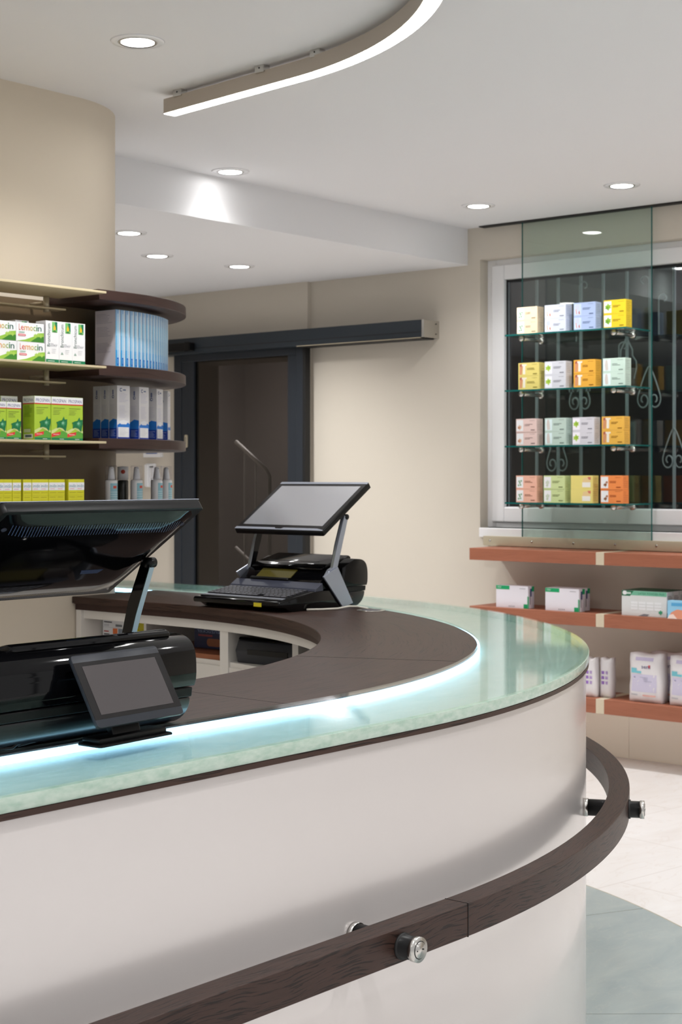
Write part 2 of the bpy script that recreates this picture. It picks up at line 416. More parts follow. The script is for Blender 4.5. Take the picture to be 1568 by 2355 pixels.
for sg in (-1, 1):
    pts = [(4.055, 2.12), (4.055 + sg * .018, 2.08), (4.055 + sg * .034, 2.05), (4.055 + sg * .034, 2.02), (4.055 + sg * .056, 1.99), (4.055 + sg * .058, 1.95), (4.055 + sg * .045, 1.90)]
    b.tube([(GX - .006, y, z) for y, z in pts], .004, M_grille, 6)
b.build('scroll', g)
b = MB(); b.box(8.6, 8.7, 1.5, 5.6, -.1, 3.4, M_dark); b.box(T, 8.6, 1.5, 1.6, -.1, 3.4, M_dark); b.box(T, 8.6, 5.4, 5.5, -.1, 3.4, M_dark); b.box(T, 8.6, 1.6, 5.4, 3.3, 3.4, M_dark); b.box(T, 8.6, 1.6, 5.4, -.1, 0, M_dark); struct(b.build('dark_outside_box'))  # dark box added outside the window to shut out the world light
ld = bpy.data.lights.new('grille_fill', 'POINT'); ld.energy = 22; ld.shadow_soft_size = .2; ld.color = (.9, .95, 1); lo = bpy.data.objects.new('grille_fill', ld); COL.objects.link(lo); lo.location = (7.6, 2.1, 2.3)  # unseen point light added outside to brighten the grille

# ------------------------------------------------------------------ sliding door
door = bpy.data.objects.new('door_1', None); COL.objects.link(door); door['kind'] = 'structure'
dx0, dx1 = XW - .085, XW - .035
b = MB(); b.box(dx0, dx1, 5.975, 6.025, .01, 2.15, M_frame, .003); b.box(dx0, dx1, 6.975, 7.04, .01, 2.15, M_frame, .003)
b.box(dx0, dx1, 6.025, 6.975, 2.105, 2.15, M_frame, .003); b.box(dx0, dx1, 6.025, 6.975, .01, .10, M_frame, .003)
b.box(dx0 + .005, dx1, 6.87, 6.975, .10, 2.105, M_frame, .002); b.box(dx0 + .01, dx1, 6.025, 6.10, .10, 2.105, M_frame, .002); b.build('door_leaf_frame', door)
b = MB(); b.box(dx0 - .001, dx1 - .004, 5.955, 5.975, .01, 2.15, M_blkm, .002); b.build('door_seal', door)
b = MB(); b.box(dx0 + .02, dx0 + .028, 6.10, 6.87, .10, 2.105, M_smoke); b.build('door_glass', door)
b = MB(); b.box(XW - .14, XW, 5.075, 8.0, 2.148, 2.243, mat('blue_black_metal', (44, 52, 60), .45, metal=.2), .002)
b.box(XW - .1415, XW - .139, 5.075, 8.0, 2.176, 2.179, M_blkm); hb = b.build('door_track', door)
b = MB(); b.box(XW - .14, XW, 5.06, 5.075, 2.148, 2.243, M_steel, .001)
for z in (2.17, 2.225): b.cyl((XW - .03, 5.06, z), (XW - .03, 5.057, z), .003, M_blkm, 10)
b.build('track_end_cap', door)
b = MB(); b.box(XW - .139, XW - .02, 5.08, 5.97, 2.142, 2.148, M_blkm); b.box(XW - .145, XW - .10, 5.08, 5.97, 2.144, 2.148, M_alu); b.build('track_rail', door)
b = MB(); b.box(XW - .185, XW - .141, 6.80, 7.3, 2.163, 2.212, M_blk2, .003); b.box(XW - .19, XW - .185, 6.80, 6.84, 2.16, 2.215, M_blk2, .002); b.build('door_damper', door)
b = MB(); b.cyl((XW - .175, 7.1, 2.235), (XW - .19, 7.1, 2.235), .012, M_white, 16); b.cyl((XW - .19, 7.1, 2.235), (XW - .191, 7.1, 2.235), .007, M_blkm, 12); b.build('track_bolt', door)
b = MB(); b.box(dx0 - .010, dx0, 6.915, 6.938, 1.575, 1.655, M_alu, .009); b.box(dx0 - .012, dx0 - .009, 6.922, 6.931, 1.60, 1.64, M_steel, .002); b.build('door_handle', door)
# dim stair hall behind the door
b = MB(); b.box(XW + .3, 9.6, 5.6, 5.65, 0, 2.7, M_corr); b.box(9.5, 9.6, 5.65, 9.0, 0, 2.7, M_corr); b.box(XW + .25, 9.6, 9.0, 9.1, 0, 2.7, M_corr)
b.box(XW + .25, 9.6, 5.6, 9.1, 2.7, 2.8, M_corr); struct(b.build('wall_stair_hall'))
b = MB(); b.box(XW + .25, 9.6, 5.6, 9.1, -.1, 0, M_corr); struct(b.build('floor_stair_hall'))
sr = thing('stair_railing', 'thin grey metal stair railing seen through the tinted sliding door', 'railing')
M_rail = mat('grey_rail_metal', (196, 196, 194), .5)
RX = 7.5
def ry(x):   # position of a railing point on the plane x = RX
    th = math.atan(3016 / 3600); s_, c_ = math.sin(th), math.cos(th); r = (x - 784) / 3600
    return RX * (-r * c_ + s_) / (r * s_ + c_)
rail = [(7.19, 1.629), (6.92, 1.445), (6.89, 1.40), (6.89, .0)]
b = MB(); b.tube([(RX, y, z) for y, z in rail], .014, M_rail, 10); b.build('handrail', sr)
b = MB(); b.tube([(RX, 7.19, .93), (RX, 6.91, .74)], .010, M_rail, 8); b.build('lower_rail', sr)
for y, z in ((7.11, 1.565), (7.01, 1.50)):
    b = MB(); b.cyl((RX, y, .0), (RX, y, z), .006, M_rail, 8); b.build('baluster', sr)

# ------------------------------------------------------------------ counter
XL = .35     # left end of the near arm
YE_W, YE_G = 4.215, 4.86
def cpath(yend, n=64, x0=XL, a0=-90, a1=0):
    p = []
    if x0 is not None:
        for i in range(6): p.append((x0 + (CX - x0) * i / 6, CY, 0, -1))
    for i in range(n + 1):
        a = math.radians(a0 + (a1 - a0) * i / n); p.append((CX, CY, math.cos(a), math.sin(a)))
    if yend is not None:
        for i in range(1, 5): p.append((CX, CY + (yend - CY) * i / 4, 1, 0))
    return p
def csweep(mb, sec, m, yend, **k):
    pth = cpath(yend, **k); fs = mb.sweep(pth, sec, m)
    # arc-length UVs at the mean radius
    rm = sum(o for o, _ in sec) / len(sec)
    for f in fs:
        if not f: continue
        for l in f.loops:
            x, y = l.vert.co.x, l.vert.co.y
            if x < CX and y < CY: u = x - CX
            elif y > CY: u = rm * PI / 2 + y - CY
            else: u = (math.atan2(y - CY, x - CX) + PI / 2) * rm
            l[mb.uv].uv.x = u
    return fs
ct = thing('curved_counter', 'L-shaped pharmacy counter with rounded corner, white front and lit green glass rim', 'counter')
ZW, ZG = .981, .987
b = MB(); csweep(b, [(1.432, ZW - .0015), (1.4335, ZW), (1.830, ZW), (1.830, .955), (1.440, .955), (1.440, .958), (1.432, .958)], M_wenge, YE_W); b.build('worktop', ct, smooth=.6)
b = MB(); csweep(b, [(1.446, .935), (1.446, .955), (1.83, .955), (1.83, .935)], M_wenge2, YE_W); b.build('under_edge', ct, smooth=.6)
# fine joints between the worktop boards
for a in (-90, -66, -20):
    b = MB(); a = math.radians(a); c, s_ = math.cos(a), math.sin(a)
    p = [(CX + c * 1.435 - s_ * -.0008, CY + s_ * 1.435 + c * -.0008), (CX + c * 1.828 - s_ * -.0008, CY + s_ * 1.828 + c * -.0008), (CX + c * 1.828 - s_ * .0008, CY + s_ * 1.828 + c * .0008), (CX + c * 1.435 - s_ * .0008, CY + s_ * 1.435 + c * .0008)]
    b.prism(p, 'z', ZW - .001, ZW + .0003, M_blkm); b.build('board_joint', ct)
b = MB(); csweep(b, [(1.8305, ZG - .003), (1.8305, ZG), (2.098, ZG), (2.098, ZG - .003)], M_glasstop, YE_G); b.build('glass_top', ct, smooth=.6)
b = MB(); csweep(b, [(1.8362, .963), (1.8362, .9665), (2.085, .9665), (2.085, .963)], M_marble, YE_G); b.build('glass_backing', ct, smooth=.6)
b = MB(); csweep(b, [(2.085, .963), (2.085, ZG - .0035), (2.0995, ZG - .0035), (2.0995, .9675), (2.0975, .963)], M_gedge, YE_G); b.build('glass_edge', ct, smooth=.6)
b = MB(); csweep(b, [(1.832, .9665), (1.832, .9785), (1.8365, .9785), (1.8365, .9665)], M_led, YE_G); b.build('led_strip', ct, smooth=.6)
b = MB(); csweep(b, [(1.60, .9525), (1.60, .9545), (2.094, .962), (2.096, .9535), (2.094, .9525)][0:0] or [(1.84, .9535), (1.84, .962), (2.0985, .962), (2.0985, .9535)], M_wenge, YE_G); b.build('edge_trim', ct, smooth=.6)
b = MB(); csweep(b, [(2.05, .0), (2.05, .9535), (2.092, .9535), (2.092, .0)], M_panel, YE_G); b.build('front_panel', ct, smooth=.6)
# staff side: white shelving
b = MB(); csweep(b, [(1.462, .905), (1.462, .935), (1.48, .935), (1.48, .905)], M_carc, 4.205); b.build('top_rail', ct, smooth=.6)
b = MB(); csweep(b, [(1.80, .02), (1.80, .935), (1.815, .935), (1.815, .02)], M_carc, 4.205); b.build('back_board', ct, smooth=.6)
b = MB(); csweep(b, [(1.475, .66), (1.475, .79), (1.49, .79), (1.49, .66)], M_carc, 4.205); b.box(3.62, 3.63, 3.52, 4.14, .02, .655, M_carc, .002); b.build('drawer_front', ct, smooth=.6)
b = MB(); csweep(b, [(1.48, .79), (1.48, .806), (1.80, .806), (1.80, .79)], M_carc, 4.205); b.build('shelf_board', ct, smooth=.6)
for y0, y1, x0 in ((4.188, 4.214, 3.592), (3.478, 3.515, 3.592), (3.16, 3.185, 3.57)):
    b = MB(); b.box(x0, CX + 1.80, y0, y1, .02, .935, M_carc, .001); b.build('upright', ct)
b = MB(); b.prism([(3.62, .806), (3.94, .806), (3.94, .935)], 'y', 4.170, 4.185, M_carc)
b.build('partition', ct)
b = MB(); b.box(3.66, 3.94, 3.93, 3.942, .806, .93, M_carc); b.build('partition', ct)
b = MB(); b.box(3.62, 3.94, 3.52, 3.925, .806, .822, M_brownin, .001); b.build('inner_board', ct)
b = MB(); b.box(3.61, 3.93, 3.19, 3.47, .62, .635, M_carc, .001); b.build('shelf_board', ct)
# handrail with posts
b = MB(); csweep(b, [(2.145, .6195), (2.145, .674), (2.146, .675), (2.192, .675), (2.193, .674), (2.193, .6195), (2.1915, .6185), (2.1465, .6185)], M_railw, 4.3); hr = b.build('handrail', ct, smooth=.6)
b = MB(); b.box(CX + .03, CX + .0312, CY - 2.1936, CY - 2.1445, .618, .6755, M_blkm); b.build('handrail_joint', ct)
def post(px, py, ax, ay):
    d = Vector((ax, ay, 0)); P = lambda r: (px + ax * (r - 2.1), py + ay * (r - 2.1), .645)
    b = MB(); b.cyl(P(2.102), P(2.219), .0188, M_blk2, 36); b.cyl(P(2.191), P(2.197), .0215, M_blkm, 36); o = b.build('handrail_post', ct, smooth=.7)
    b = MB(); b.cyl(P(2.092), P(2.102), .0203, M_steel, 36); b.build('base_ring', o)
    b = MB(); b.cyl(P(2.218), P(2.228), .0203, M_steel, 36); b.cyl(P(2.2275), P(2.2284), .0146, M_blkm, 32); b.cyl(P(2.228), P(2.2295), .0132, M_steel, 32)
    t = Vector((-ay, ax, 0))
    for sg in (-1, 1):
        q = Vector(P(2.2295)) + t * sg * .0080; b.cyl(q, q + d * .0006, .0012, M_blkm, 10)
    b.build('end_cap', o, smooth=.7)
post(1.992, CY - 2.1, 0, -1)
a = math.radians(-63.0); post(CX + 2.1 * math.cos(a), CY + 2.1 * math.sin(a), math.cos(a), math.sin(a))
a = math.radians(-5.0); post(CX + 2.1 * math.cos(a), CY + 2.1 * math.sin(a), math.cos(a), math.sin(a))
b = MB(); b.cyl((3.80, 3.06, ZW), (3.80, 3.06, ZW + .002), .045, M_steel, 40); b.cyl((3.80, 3.06, ZW + .002), (3.80, 3.06, ZW + .0025), .03, M_bluegrey, 30); b.build('cable_grommet', ct)

# ------------------------------------------------------------------ cash register terminals
def terminal(label, loc, rz, sc, dz=0):
    t = thing('cash_register', label, 'cash register', loc, rz, 'black touch-screen cash registers on the counter'); t.scale = (sc, sc, 1)
    W = .192
    b = MB(); b.prism([(.05, .0), (.03, .012), (.0, .016), (-.002, .028), (.004, .033), (.165, .058), (.30, .058), (.345, .03), (.325, .0)], 'x', -W, W, M_blk, .003); b.build('base', t, smooth=.5)
    # keyboard
    slope = (.058 - .033) / (.165 - .004)
    def zt(y): return .033 + (y - .004) * slope
    b = MB()
    ang = math.atan(slope)
    def slab(x0, x1, y0, y1, h, m, bev=0):
        mx = Matrix.Translation((0, 0, 0))
        b.prism([(y0, zt(y0)), (y1, zt(y1)), (y1, zt(y1) + h), (y0, zt(y0) + h)], 'x', x0, x1, m)
    slab(-.182, .182, .022, .152, .0012, M_blk2)
    slab(-.178, .178, .024, .044, .0022, M_silver)
    rows = [(.136, .150, 19), (.118, .134, 20), (.100, .116, 20), (.082, .098, 20), (.064, .080, 19), (.046, .062, 14)]
    for y0, y1, n in rows:
        wk = .348 / n
        for i in range(n):
            if n == 14 and i == 9: continue
            x = -.174 + i * wk
            ww = wk
            slab(x + .0012, x + ww - .0012, y0 + .001, y1 - .001, .0062, M_key)
            slab(x + .003, x + ww - .003, y0 + .004, y0 + .0062, .0066, M_silver)
    slab(-.178, .178, .024, .028, .0045, M_silver)
    b.build('keyboard', t)
    # printer front and cover
    b = MB(); b.prism([(.160, .055), (.166, .064), (.196, .082), (.20, .058)], 'x', -W, W, M_bluegrey, .001); b.build('control_strip', t)
    b = MB(); b.prism([(.196, .060), (.196, .083), (.243, .118), (.30, .118), (.30, .058)], 'x', -.180, .180, M_blk, .002)
    b.build('printer_front', t, smooth=.4)
    b = MB(); b.prism([(.205, .0905), (.238, .1145), (.237, .1165), (.203, .0915)], 'x', -.11, .045, mat('olive_slot', (84, 76, 12), .4)); b.prism([(.196, .083), (.203, .089), (.200, .092), (.193, .086)], 'x', -.13, .04, M_blk2, .001); b.build('receipt_slot', t)
    b = MB(); b.prism([(.236, .119), (.240, .125), (.262, .137), (.366, .162), (.377, .160), (.382, .150), (.30, .118)], 'x', -.168, .150, M_blk, .006)
    b.prism([(.280, .1405), (.282, .1410), (.282, .1425), (.280, .1420)], 'x', -.13, .10, M_blkm); b.build('printer_cover', t, smooth=.5)
    # rounded rear housing
    prof = [(.285, .066), (.285, .126)] + [(.345 + .064 * math.sin(a_) ** .6, .088 + .064 * math.cos(a_) ** .6) for a_ in [PI / 2 * i / 14 for i in range(15)]] + [(.408, .077), (.404, .066)]
    b = MB(); b.prism(prof, 'x', -.196, .196, M_blk, .0015); b.build('rear_housing', t, smooth=.6)
    b = MB(); b.prism([(.30, .048), (.402, .048), (.404, .064), (.30, .064)], 'x', -.192, .192, M_blk2, .002); b.build('rear_band', t)
    prof = [(.31, .0), (.31, .047), (.400, .047)] + [(.345 + .055 * math.cos(a_), .047 - .047 * math.sin(a_)) for a_ in [PI / 2 * i / 12 for i in range(1, 13)]]
    b = MB(); b.prism(prof, 'x', -.190, .190, mat('black_semi_gloss', (20, 21, 24), .28), .002); b.build('rear_skirt', t, smooth=.6)
    for s_ in (-1, 1):
        b = MB(); x0, x1 = (W, W + .006) if s_ > 0 else (-W - .006, -W)
        b.prism([(.195, .102), (.262, .130), (.335, .012), (.300, .002), (.285, .002)], 'x', x0, x1, M_silver, .001); b.build('side_plate', t)
        b = MB(); xa, xb = (.179, .192) if s_ > 0 else (-.192, -.179)
        b.prism([(.215, .103), (.232, .123), (.246, .128), (.268, .20), (.300, .292 + dz), (.320, .292 + dz), (.284, .18), (.262, .112), (.236, .108)] if s_ > 0 else [(.240, .108), (.246, .128), (.268, .20), (.300, .292 + dz), (.320, .292 + dz), (.284, .18), (.262, .112)], 'x', xa, xb, M_silver, .001)
        oa = [(.245, .118), (.267, .20), (.299, .289 + dz), (.321, .289 + dz), (.285, .18), (.263, .112)]
        b.prism(oa, 'x', *((.1775, .1792) if s_ > 0 else (-.1792, -.1775)), M_blk)
        b.build('support_arm', t)
    # screen head: local frame u (right), v (up along the panel), n (front normal)
    o0 = Vector((0, .19, .245 + dz)); v = Vector((0, .225, .152)).normalized(); n = Vector((0, -.152, .225)).normalized()
    mx = Matrix(((1, 0, 0, 0), (0, v.y, n.y, o0.y), (0, v.z, n.z, o0.z), (0, 0, 0, 1)))
    Lp, hw = .272, .198
    head = bpy.data.objects.new('screen_head', None)
    b = MB(); b.prism([(-hw, 0), (-hw + .004, -.003), (hw - .004, -.003), (hw, 0), (hw, Lp - .004), (hw - .006, Lp), (-hw + .006, Lp), (-hw, Lp - .004)], 'z', -.017, 0, M_blk2, .0012, mx=mx)
    hd = b.build('screen_head', t, smooth=.4)
    def shell(uu, vv):
        eu = max(0, min(1, (hw - .008 - abs(uu)) / .05)); ev = max(0, min(1, min(vv - .006, Lp - .006 - vv) / .06))
        return -.0165 - .018 * eu ** .6 * ev ** .6
    b = MB()   # bulging back shell
    N1, N2 = 24, 16; rows = []
    for j in range(N2 + 1):
        vv = .006 + (Lp - .012) * j / N2; row = []
        for i in range(N1 + 1):
            uu = -hw + .008 + (2 * hw - .016) * i / N1
            row.append(b.bm.verts.new(mx @ Vector((uu, vv, shell(uu, vv)))))
        rows.append(row)
    for j in range(N2):
        for i in range(N1): f = b.face((rows[j][i], rows[j + 1][i], rows[j + 1][i + 1], rows[j][i + 1]), M_blk); f.smooth = True
    bmesh.ops.recalc_face_normals(b.bm, faces=b.bm.faces[:])
    # make sure the shell faces backwards
    if b.bm.faces[:][len(b.bm.faces) // 2].normal.dot(n) > 0: bmesh.ops.reverse_faces(b.bm, faces=b.bm.faces[:])
    b.build('back_shell', hd)
    b = MB()
    for i in range(62):
        u0 = -.165 + i * .0054
        q = [(u0, Lp - .048), (u0 + .0011, Lp - .048), (u0 + .0041, Lp - .027), (u0 + .0030, Lp - .027)]
        for p_, q_ in ((0, 1), (1, 2), (2, 3)):
            A = lambda t, k: (q[k][0] + (q[3 - k][0] - q[k][0]) * t, q[k][1] + (q[3 - k][1] - q[k][1]) * t)
            c4 = [A(p_ / 3, 0), A(p_ / 3, 1), A(q_ / 3, 1), A(q_ / 3, 0)]
            b.face([b.bm.verts.new(mx @ Vector((x_, y_, shell(x_, y_) - .0012))) for x_, y_ in c4][::-1], M_slot)
    b.build('vent_slots', hd); b = MB()
    for i in range(70):
        u0 = -.18 + i * .0052
        q = [(u0, .012), (u0 + .0016, .012), (u0 + .0040, .024), (u0 + .0024, .024)]
        b.face([b.bm.verts.new(mx @ Vector((x_, y_, shell(x_, y_) - .0012))) for x_, y_ in q][::-1], M_slot)
    b.build('vent_slots', hd)
    for uu in (-.176, .176):
        zz = shell(uu, Lp - .04); b = MB(); b.cyl(mx @ Vector((uu, Lp - .04, zz + .001)), mx @ Vector((uu, Lp - .04, zz - .0015)), .0042, M_bluegrey, 16)
        b.build('screw', hd)
    b = MB(); b.prism([(-.09, .115), (-.045, .115), (-.05, .104), (-.085, .104)], 'z', -.0352, -.033, M_slot, mx=mx); b.build('badge', hd)
    b = MB(); b.prism([(-hw + .003, .003), (hw - .003, .003), (hw - .003, Lp - .003), (-hw + .003, Lp - .003)], 'z', -.001, .0012, M_bez, mx=mx)
    b.prism([(-hw + .003, .001), (-.02, .001), (-.012, .0075), (.0, .0075), (.012, .001), (hw - .04, .001), (hw - .04, .0005)][0:0] or [(-hw + .002, .000), (hw - .002, .000), (hw - .002, .004), (hw - .03, .011), (.02, .011), (.012, .005), (-.012, .005), (-.02, .011), (-hw + .002, .011)], 'z', .0012, .0024, M_silver, mx=mx)
    b.prism([(-hw + .002, Lp - .012), (hw - .002, Lp - .012), (hw - .002, Lp - .001), (-hw + .002, Lp - .001)], 'z', .0012, .0024, M_silver, mx=mx); b.build('bezel', hd)
    b = MB(); b.prism([(-hw + .020, .026), (hw - .020, .026), (hw - .020, Lp - .024), (-hw + .020, Lp - .024)], 'z', .0012, .0017, M_scr2, mx=mx); b.build('screen', hd)
    for xa in (.177, -.193):
        b = MB(); b.cyl((xa, .312, .288 + dz), (xa + .016, .312, .288 + dz), .009, M_blk2, 20); b.build('hinge', t, smooth=.6)
    # warning sticker on the front of the base
    b = MB(); b.box(.085, .118, -.0028, -.0015, .015, .027, C(214, 198, 40)); b.build('warning_label', t)
    return t
terminal('black touch-screen cash register at the rear of the counter, keyboard and screen in view', (3.548, 3.405, ZW + .0005), -PI / 2 - math.radians(2), 1.0)
near = terminal('near black cash register seen from behind, with curved glossy rear housing', (1.657, 2.306, ZW + .0005), PI, 1.05, -.018)
b = MB()
b.tube([(3.66, 3.205, ZW + .004), (3.70, 3.175, ZW + .004), (3.745, 3.150, ZW + .005), (3.785, 3.137, ZW + .010), (3.815, 3.130, ZW + .008), (3.835, 3.118, ZW + .004), (3.82, 3.09, ZW + .004)], .0032, mat('white_cable_sheath', (212, 208, 196), .4), 8)
tag(b.build('power_cable', smooth=1), 'white cable curling beside the rear cash register to the steel grommet', 'cable')
cab = []
for k, off in enumerate((0, .012, .025)):
    b = MB(); b.tube([(1.30, 1.935 - off * .3, ZW + .0055), (1.44, 1.932, ZW + .0055), (1.50, 1.915 - off * .2, ZW + .006), (1.57, 1.915 + .004 * k, ZW + .012 + off), (1.64, 1.90 + .004 * k, ZW + .028 + off), (1.72, 1.885 + .006 * k, ZW + .035 + off)], .0045, M_blk, 10)
    tag(b.build('cable', smooth=1), ['lowest black cable lying on worktop behind near cash register', 'middle black cable rising behind the small customer display', 'top black cable of three behind the small customer display'][k], 'cable', 'black cables behind the near cash register')

# customer display on the glass
cd = thing('customer_display', 'small dark tablet display on a flat stand on the glass rim', 'display', (1.663, 1.832, ZG), math.radians(3))
b = MB(); b.prism([(-.083, -.022), (-.078, -.028), (.078, -.026), (.083, -.018), (.083, .022), (.072, .03), (-.072, .03), (-.083, .02)], 'z', .0005, .004, M_blk2, .0008)
b.prism([(-.074, -.018), (.074, -.018), (.074, .022), (-.074, .022)], 'z', .0035, .0125, M_blk2, .003)
b.build('stand_base', cd, smooth=.4)
b = MB(); b.prism([(-.004, .010), (.010, .010), (.024, .06), (.012, .06)], 'x', -.030, .030, M_blk2, .002); b.build('stand_neck', cd)
v = Vector((0, .060, .100)).normalized(); n = Vector((0, -.100, .060)).normalized(); o0 = Vector((.006, -.030, .032))
mx = Matrix(((1, 0, 0, o0.x), (0, v.y, n.y, o0.y), (0, v.z, n.z, o0.z), (0, 0, 0, 1)))
def rrect(x0, x1, y0, y1, r, n_=5):
    p = []
    for cx_, cy_, a0 in ((x1 - r, y0 + r, -90), (x1 - r, y1 - r, 0), (x0 + r, y1 - r, 90), (x0 + r, y0 + r, 180)):
        for i in range(n_ + 1): a = math.radians(a0 + 90 * i / n_); p.append((cx_ + r * math.cos(a), cy_ + r * math.sin(a)))
    return p
HL = .122
b = MB(); b.prism(rrect(-.095, .095, 0, HL, .006), 'z', -.006, .001, M_bez2, .001, mx=mx); b.prism(rrect(-.088, .088, .004, HL - .006, .006), 'z', -.012, -.005, M_blk, .002, mx=mx); ho = b.build('display_housing', cd, smooth=.4)
b = MB(); b.prism([(-.095, .013), (.095, .013), (.095, HL - .013), (-.095, HL - .013)], 'z', .0008, .0014, M_bez, mx=mx); b.build('bezel', ho)
b = MB(); b.prism([(-.080, .020), (.080, .020), (.080, HL - .020), (-.080, HL - .020)], 'z', .0012, .0018, M_scr, mx=mx); b.build('screen', ho)

# ------------------------------------------------------------------ printed packets
FONT = {}
def text_mesh(body):
    if body in FONT: return FONT[body]
    cu = bpy.data.curves.new('lettering', 'FONT'); cu.body = body; cu.size = 1; cu.resolution_u = 2
    o = bpy.data.objects.new('lettering', cu); me = bpy.data.meshes.new_from_object(o)
    bpy.data.objects.remove(o); bpy.data.curves.remove(cu)
    vs = [tuple(v_.co) for v_ in me.vertices]; fs = [tuple(p.vertices) for p in me.polygons]; bpy.data.meshes.remove(me)
    x0 = min(v_[0] for v_ in vs); x1 = max(v_[0] for v_ in vs); y0 = min(v_[1] for v_ in vs); y1 = max(v_[1] for v_ in vs)
    FONT[body] = ([((v_[0] - x0) / (x1 - x0), (v_[1] - y0) / (y1 - y0)) for v_ in vs], fs); return FONT[body]
class Packet(MB):
    def __init__(s, w, d, h, m, side=None, bev=.0006):
        super().__init__(); s.w, s.d, s.h = w, d, h
        fs = s.box(-w / 2, w / 2, -d / 2, d / 2, 0, h, m, bev, 1)
        s.lay = 0
    def map(s, face, u, v_, e):
        if face == 'F': return (u, -s.d / 2 - e, v_)
        if face == 'L': return (-s.w / 2 - e, -u, v_)
        if face == 'R': return (s.w / 2 + e, u, v_)
        return (u, v_, s.h + e)
    def poly(s, pts, m, face='F', e=None):
        s.lay += 1; e = e or (.0003 + .00003 * s.lay)
        vs = [s.bm.verts.new(s.map(face, u, v_, e)) for u, v_ in pts]
        f = s.face(vs, m)
        f.normal_update()
        want = {'F': Vector((0, -1, 0)), 'L': Vector((-1, 0, 0)), 'R': Vector((1, 0, 0)), 'T': Vector((0, 0, 1))}[face]
        if f.normal.dot(want) < 0: f.normal_flip()
    def rect(s, u0, u1, v0, v1, m, face='F'): s.poly([(u0, v0), (u1, v0), (u1, v1), (u0, v1)], m, face)
    def text(s, body, u0, u1, v0, v1, m, face='F', vert=False):
        vs, fs = text_mesh(body); s.lay += 1; e = .0003 + .00003 * s.lay
        if vert: L_ = [s.bm.verts.new(s.map(face, u1 - (u1 - u0) * b_, v0 + (v1 - v0) * a_, e)) for a_, b_ in vs]
        else: L_ = [s.bm.verts.new(s.map(face, u0 + (u1 - u0) * a_, v0 + (v1 - v0) * b_, e)) for a_, b_ in vs]
        for f in fs: s.face([L_[i] for i in f], m)
    def lines(s, u0, u1, v1, n, dv, m, face='F', hgt=.0012):
        for i in range(n):
            s.rect(u0, u0 + (u1 - u0) * random.uniform(.6, 1), v1 - i * dv - hgt, v1 - i * dv, m, face)
def put(o, loc, rz, label, cat, group): o.location = loc; o.rotation_euler = (0, 0, rz); return tag(o, label, cat, group)

WHT = C(240, 240, 242); GRN = C(0, 120, 80); GRY = C(150, 152, 160); DKG = C(30, 80, 70)
YF = 3.945
def ivy(p, cx_, cy_, s_, m):
    pts = [(.42, 1.05), (.55, .62), (1.0, .62), (.92, .0), (.55, -1.15), (.1, -.62), (-.5, -.42), (-1.0, -.5), (-.85, .05), (-1.05, .35), (-.5, .5), (.0, .55)]
    c_, d_ = math.cos(.1), math.sin(.1)
    for i in range(len(pts)):
        q = [pts[i], pts[(i + 1) % len(pts)], (.1, .0)]
        p.poly([(cx_ + (a_ * c_ - b_ * d_) * s_, cy_ + (a_ * d_ + b_ * c_) * s_) for a_, b_ in q], m, e=.0012 if m is not None else None)
def tri_leaf(p, cx_, cy_, s_, m):
    pts = [(0, 1.1), (.35, .55), (1.0, .55), (.72, .05), (.95, -.35), (.45, -.45), (.15, -1.1), (-.25, -.55), (-.9, -.45), (-.75, .05), (-1.0, .35), (-.35, .5)]
    p.poly([(cx_ + a_ * s_, cy_ + b_ * s_) for a_, b_ in pts], m)
# throat lozenge boxes
def lozenge():
    p = Packet(.111, .045, .0605, WHT)
    p.poly([(-.055, .001), (.055, .001), (.055, .032), (.035, .030), (.012, .018), (-.02, .007)], C(150, 195, 70)); p.poly([(.0, .001), (.055, .001), (.055, .020), (.03, .018)], C(60, 130, 40))
    for i in range(3): tri_leaf(p, .020 + i * .011, .021 + .003 * (i % 2), .007, C(170, 205, 90))
    cols = [C(220, 60, 50), C(224, 80, 45), C(232, 150, 50), C(215, 190, 70), C(150, 180, 60), C(70, 140, 80), C(30, 100, 90)]
    ws = [0, .085, .23, .47, .62, .745, .82, 1.0]
    for i, ch in enumerate('Lemocin'):
        u0 = -.046 + .092 * (ws[i] + .012); u1 = -.046 + .092 * (ws[i + 1] - .012)
        hh = .0195 if ch in 'L' else .019 if ch == 'i' else .0135
        p.text(ch, u0, u1, .036, .036 + hh, cols[i])
    p.lines(-.045, -.012, .0315, 2, .003, C(120, 180, 150)); p.poly(rrect(-.048, -.018, .0175, .0235, .003), C(214, 40, 60)); p.rect(-.045, -.021, .0195, .0212, WHT)
    return p.build('lozenge_box')
lz = lozenge(); zc2 = 1.7645
xs = [(3.1785, 0), (3.0665, 0), (3.1785, 1), (3.0665, 1)]
names = ['white throat lozenge box, lower one beside the white syrup cartons', 'white throat lozenge box, lower one cut by the left picture edge', 'white throat lozenge box, upper one beside the white syrup cartons', 'white throat lozenge box, upper one cut by the left picture edge']
for i, (x, k) in enumerate(xs):
    o = lz if i == 0 else lz.copy()
    if i: COL.objects.link(o)
    put(o, (x + (.0 if k == 0 else -.004), YF + .0225, zc2 + k * .0608), 0, names[i], 'medicine box', 'throat lozenge boxes on the middle cream shelf')
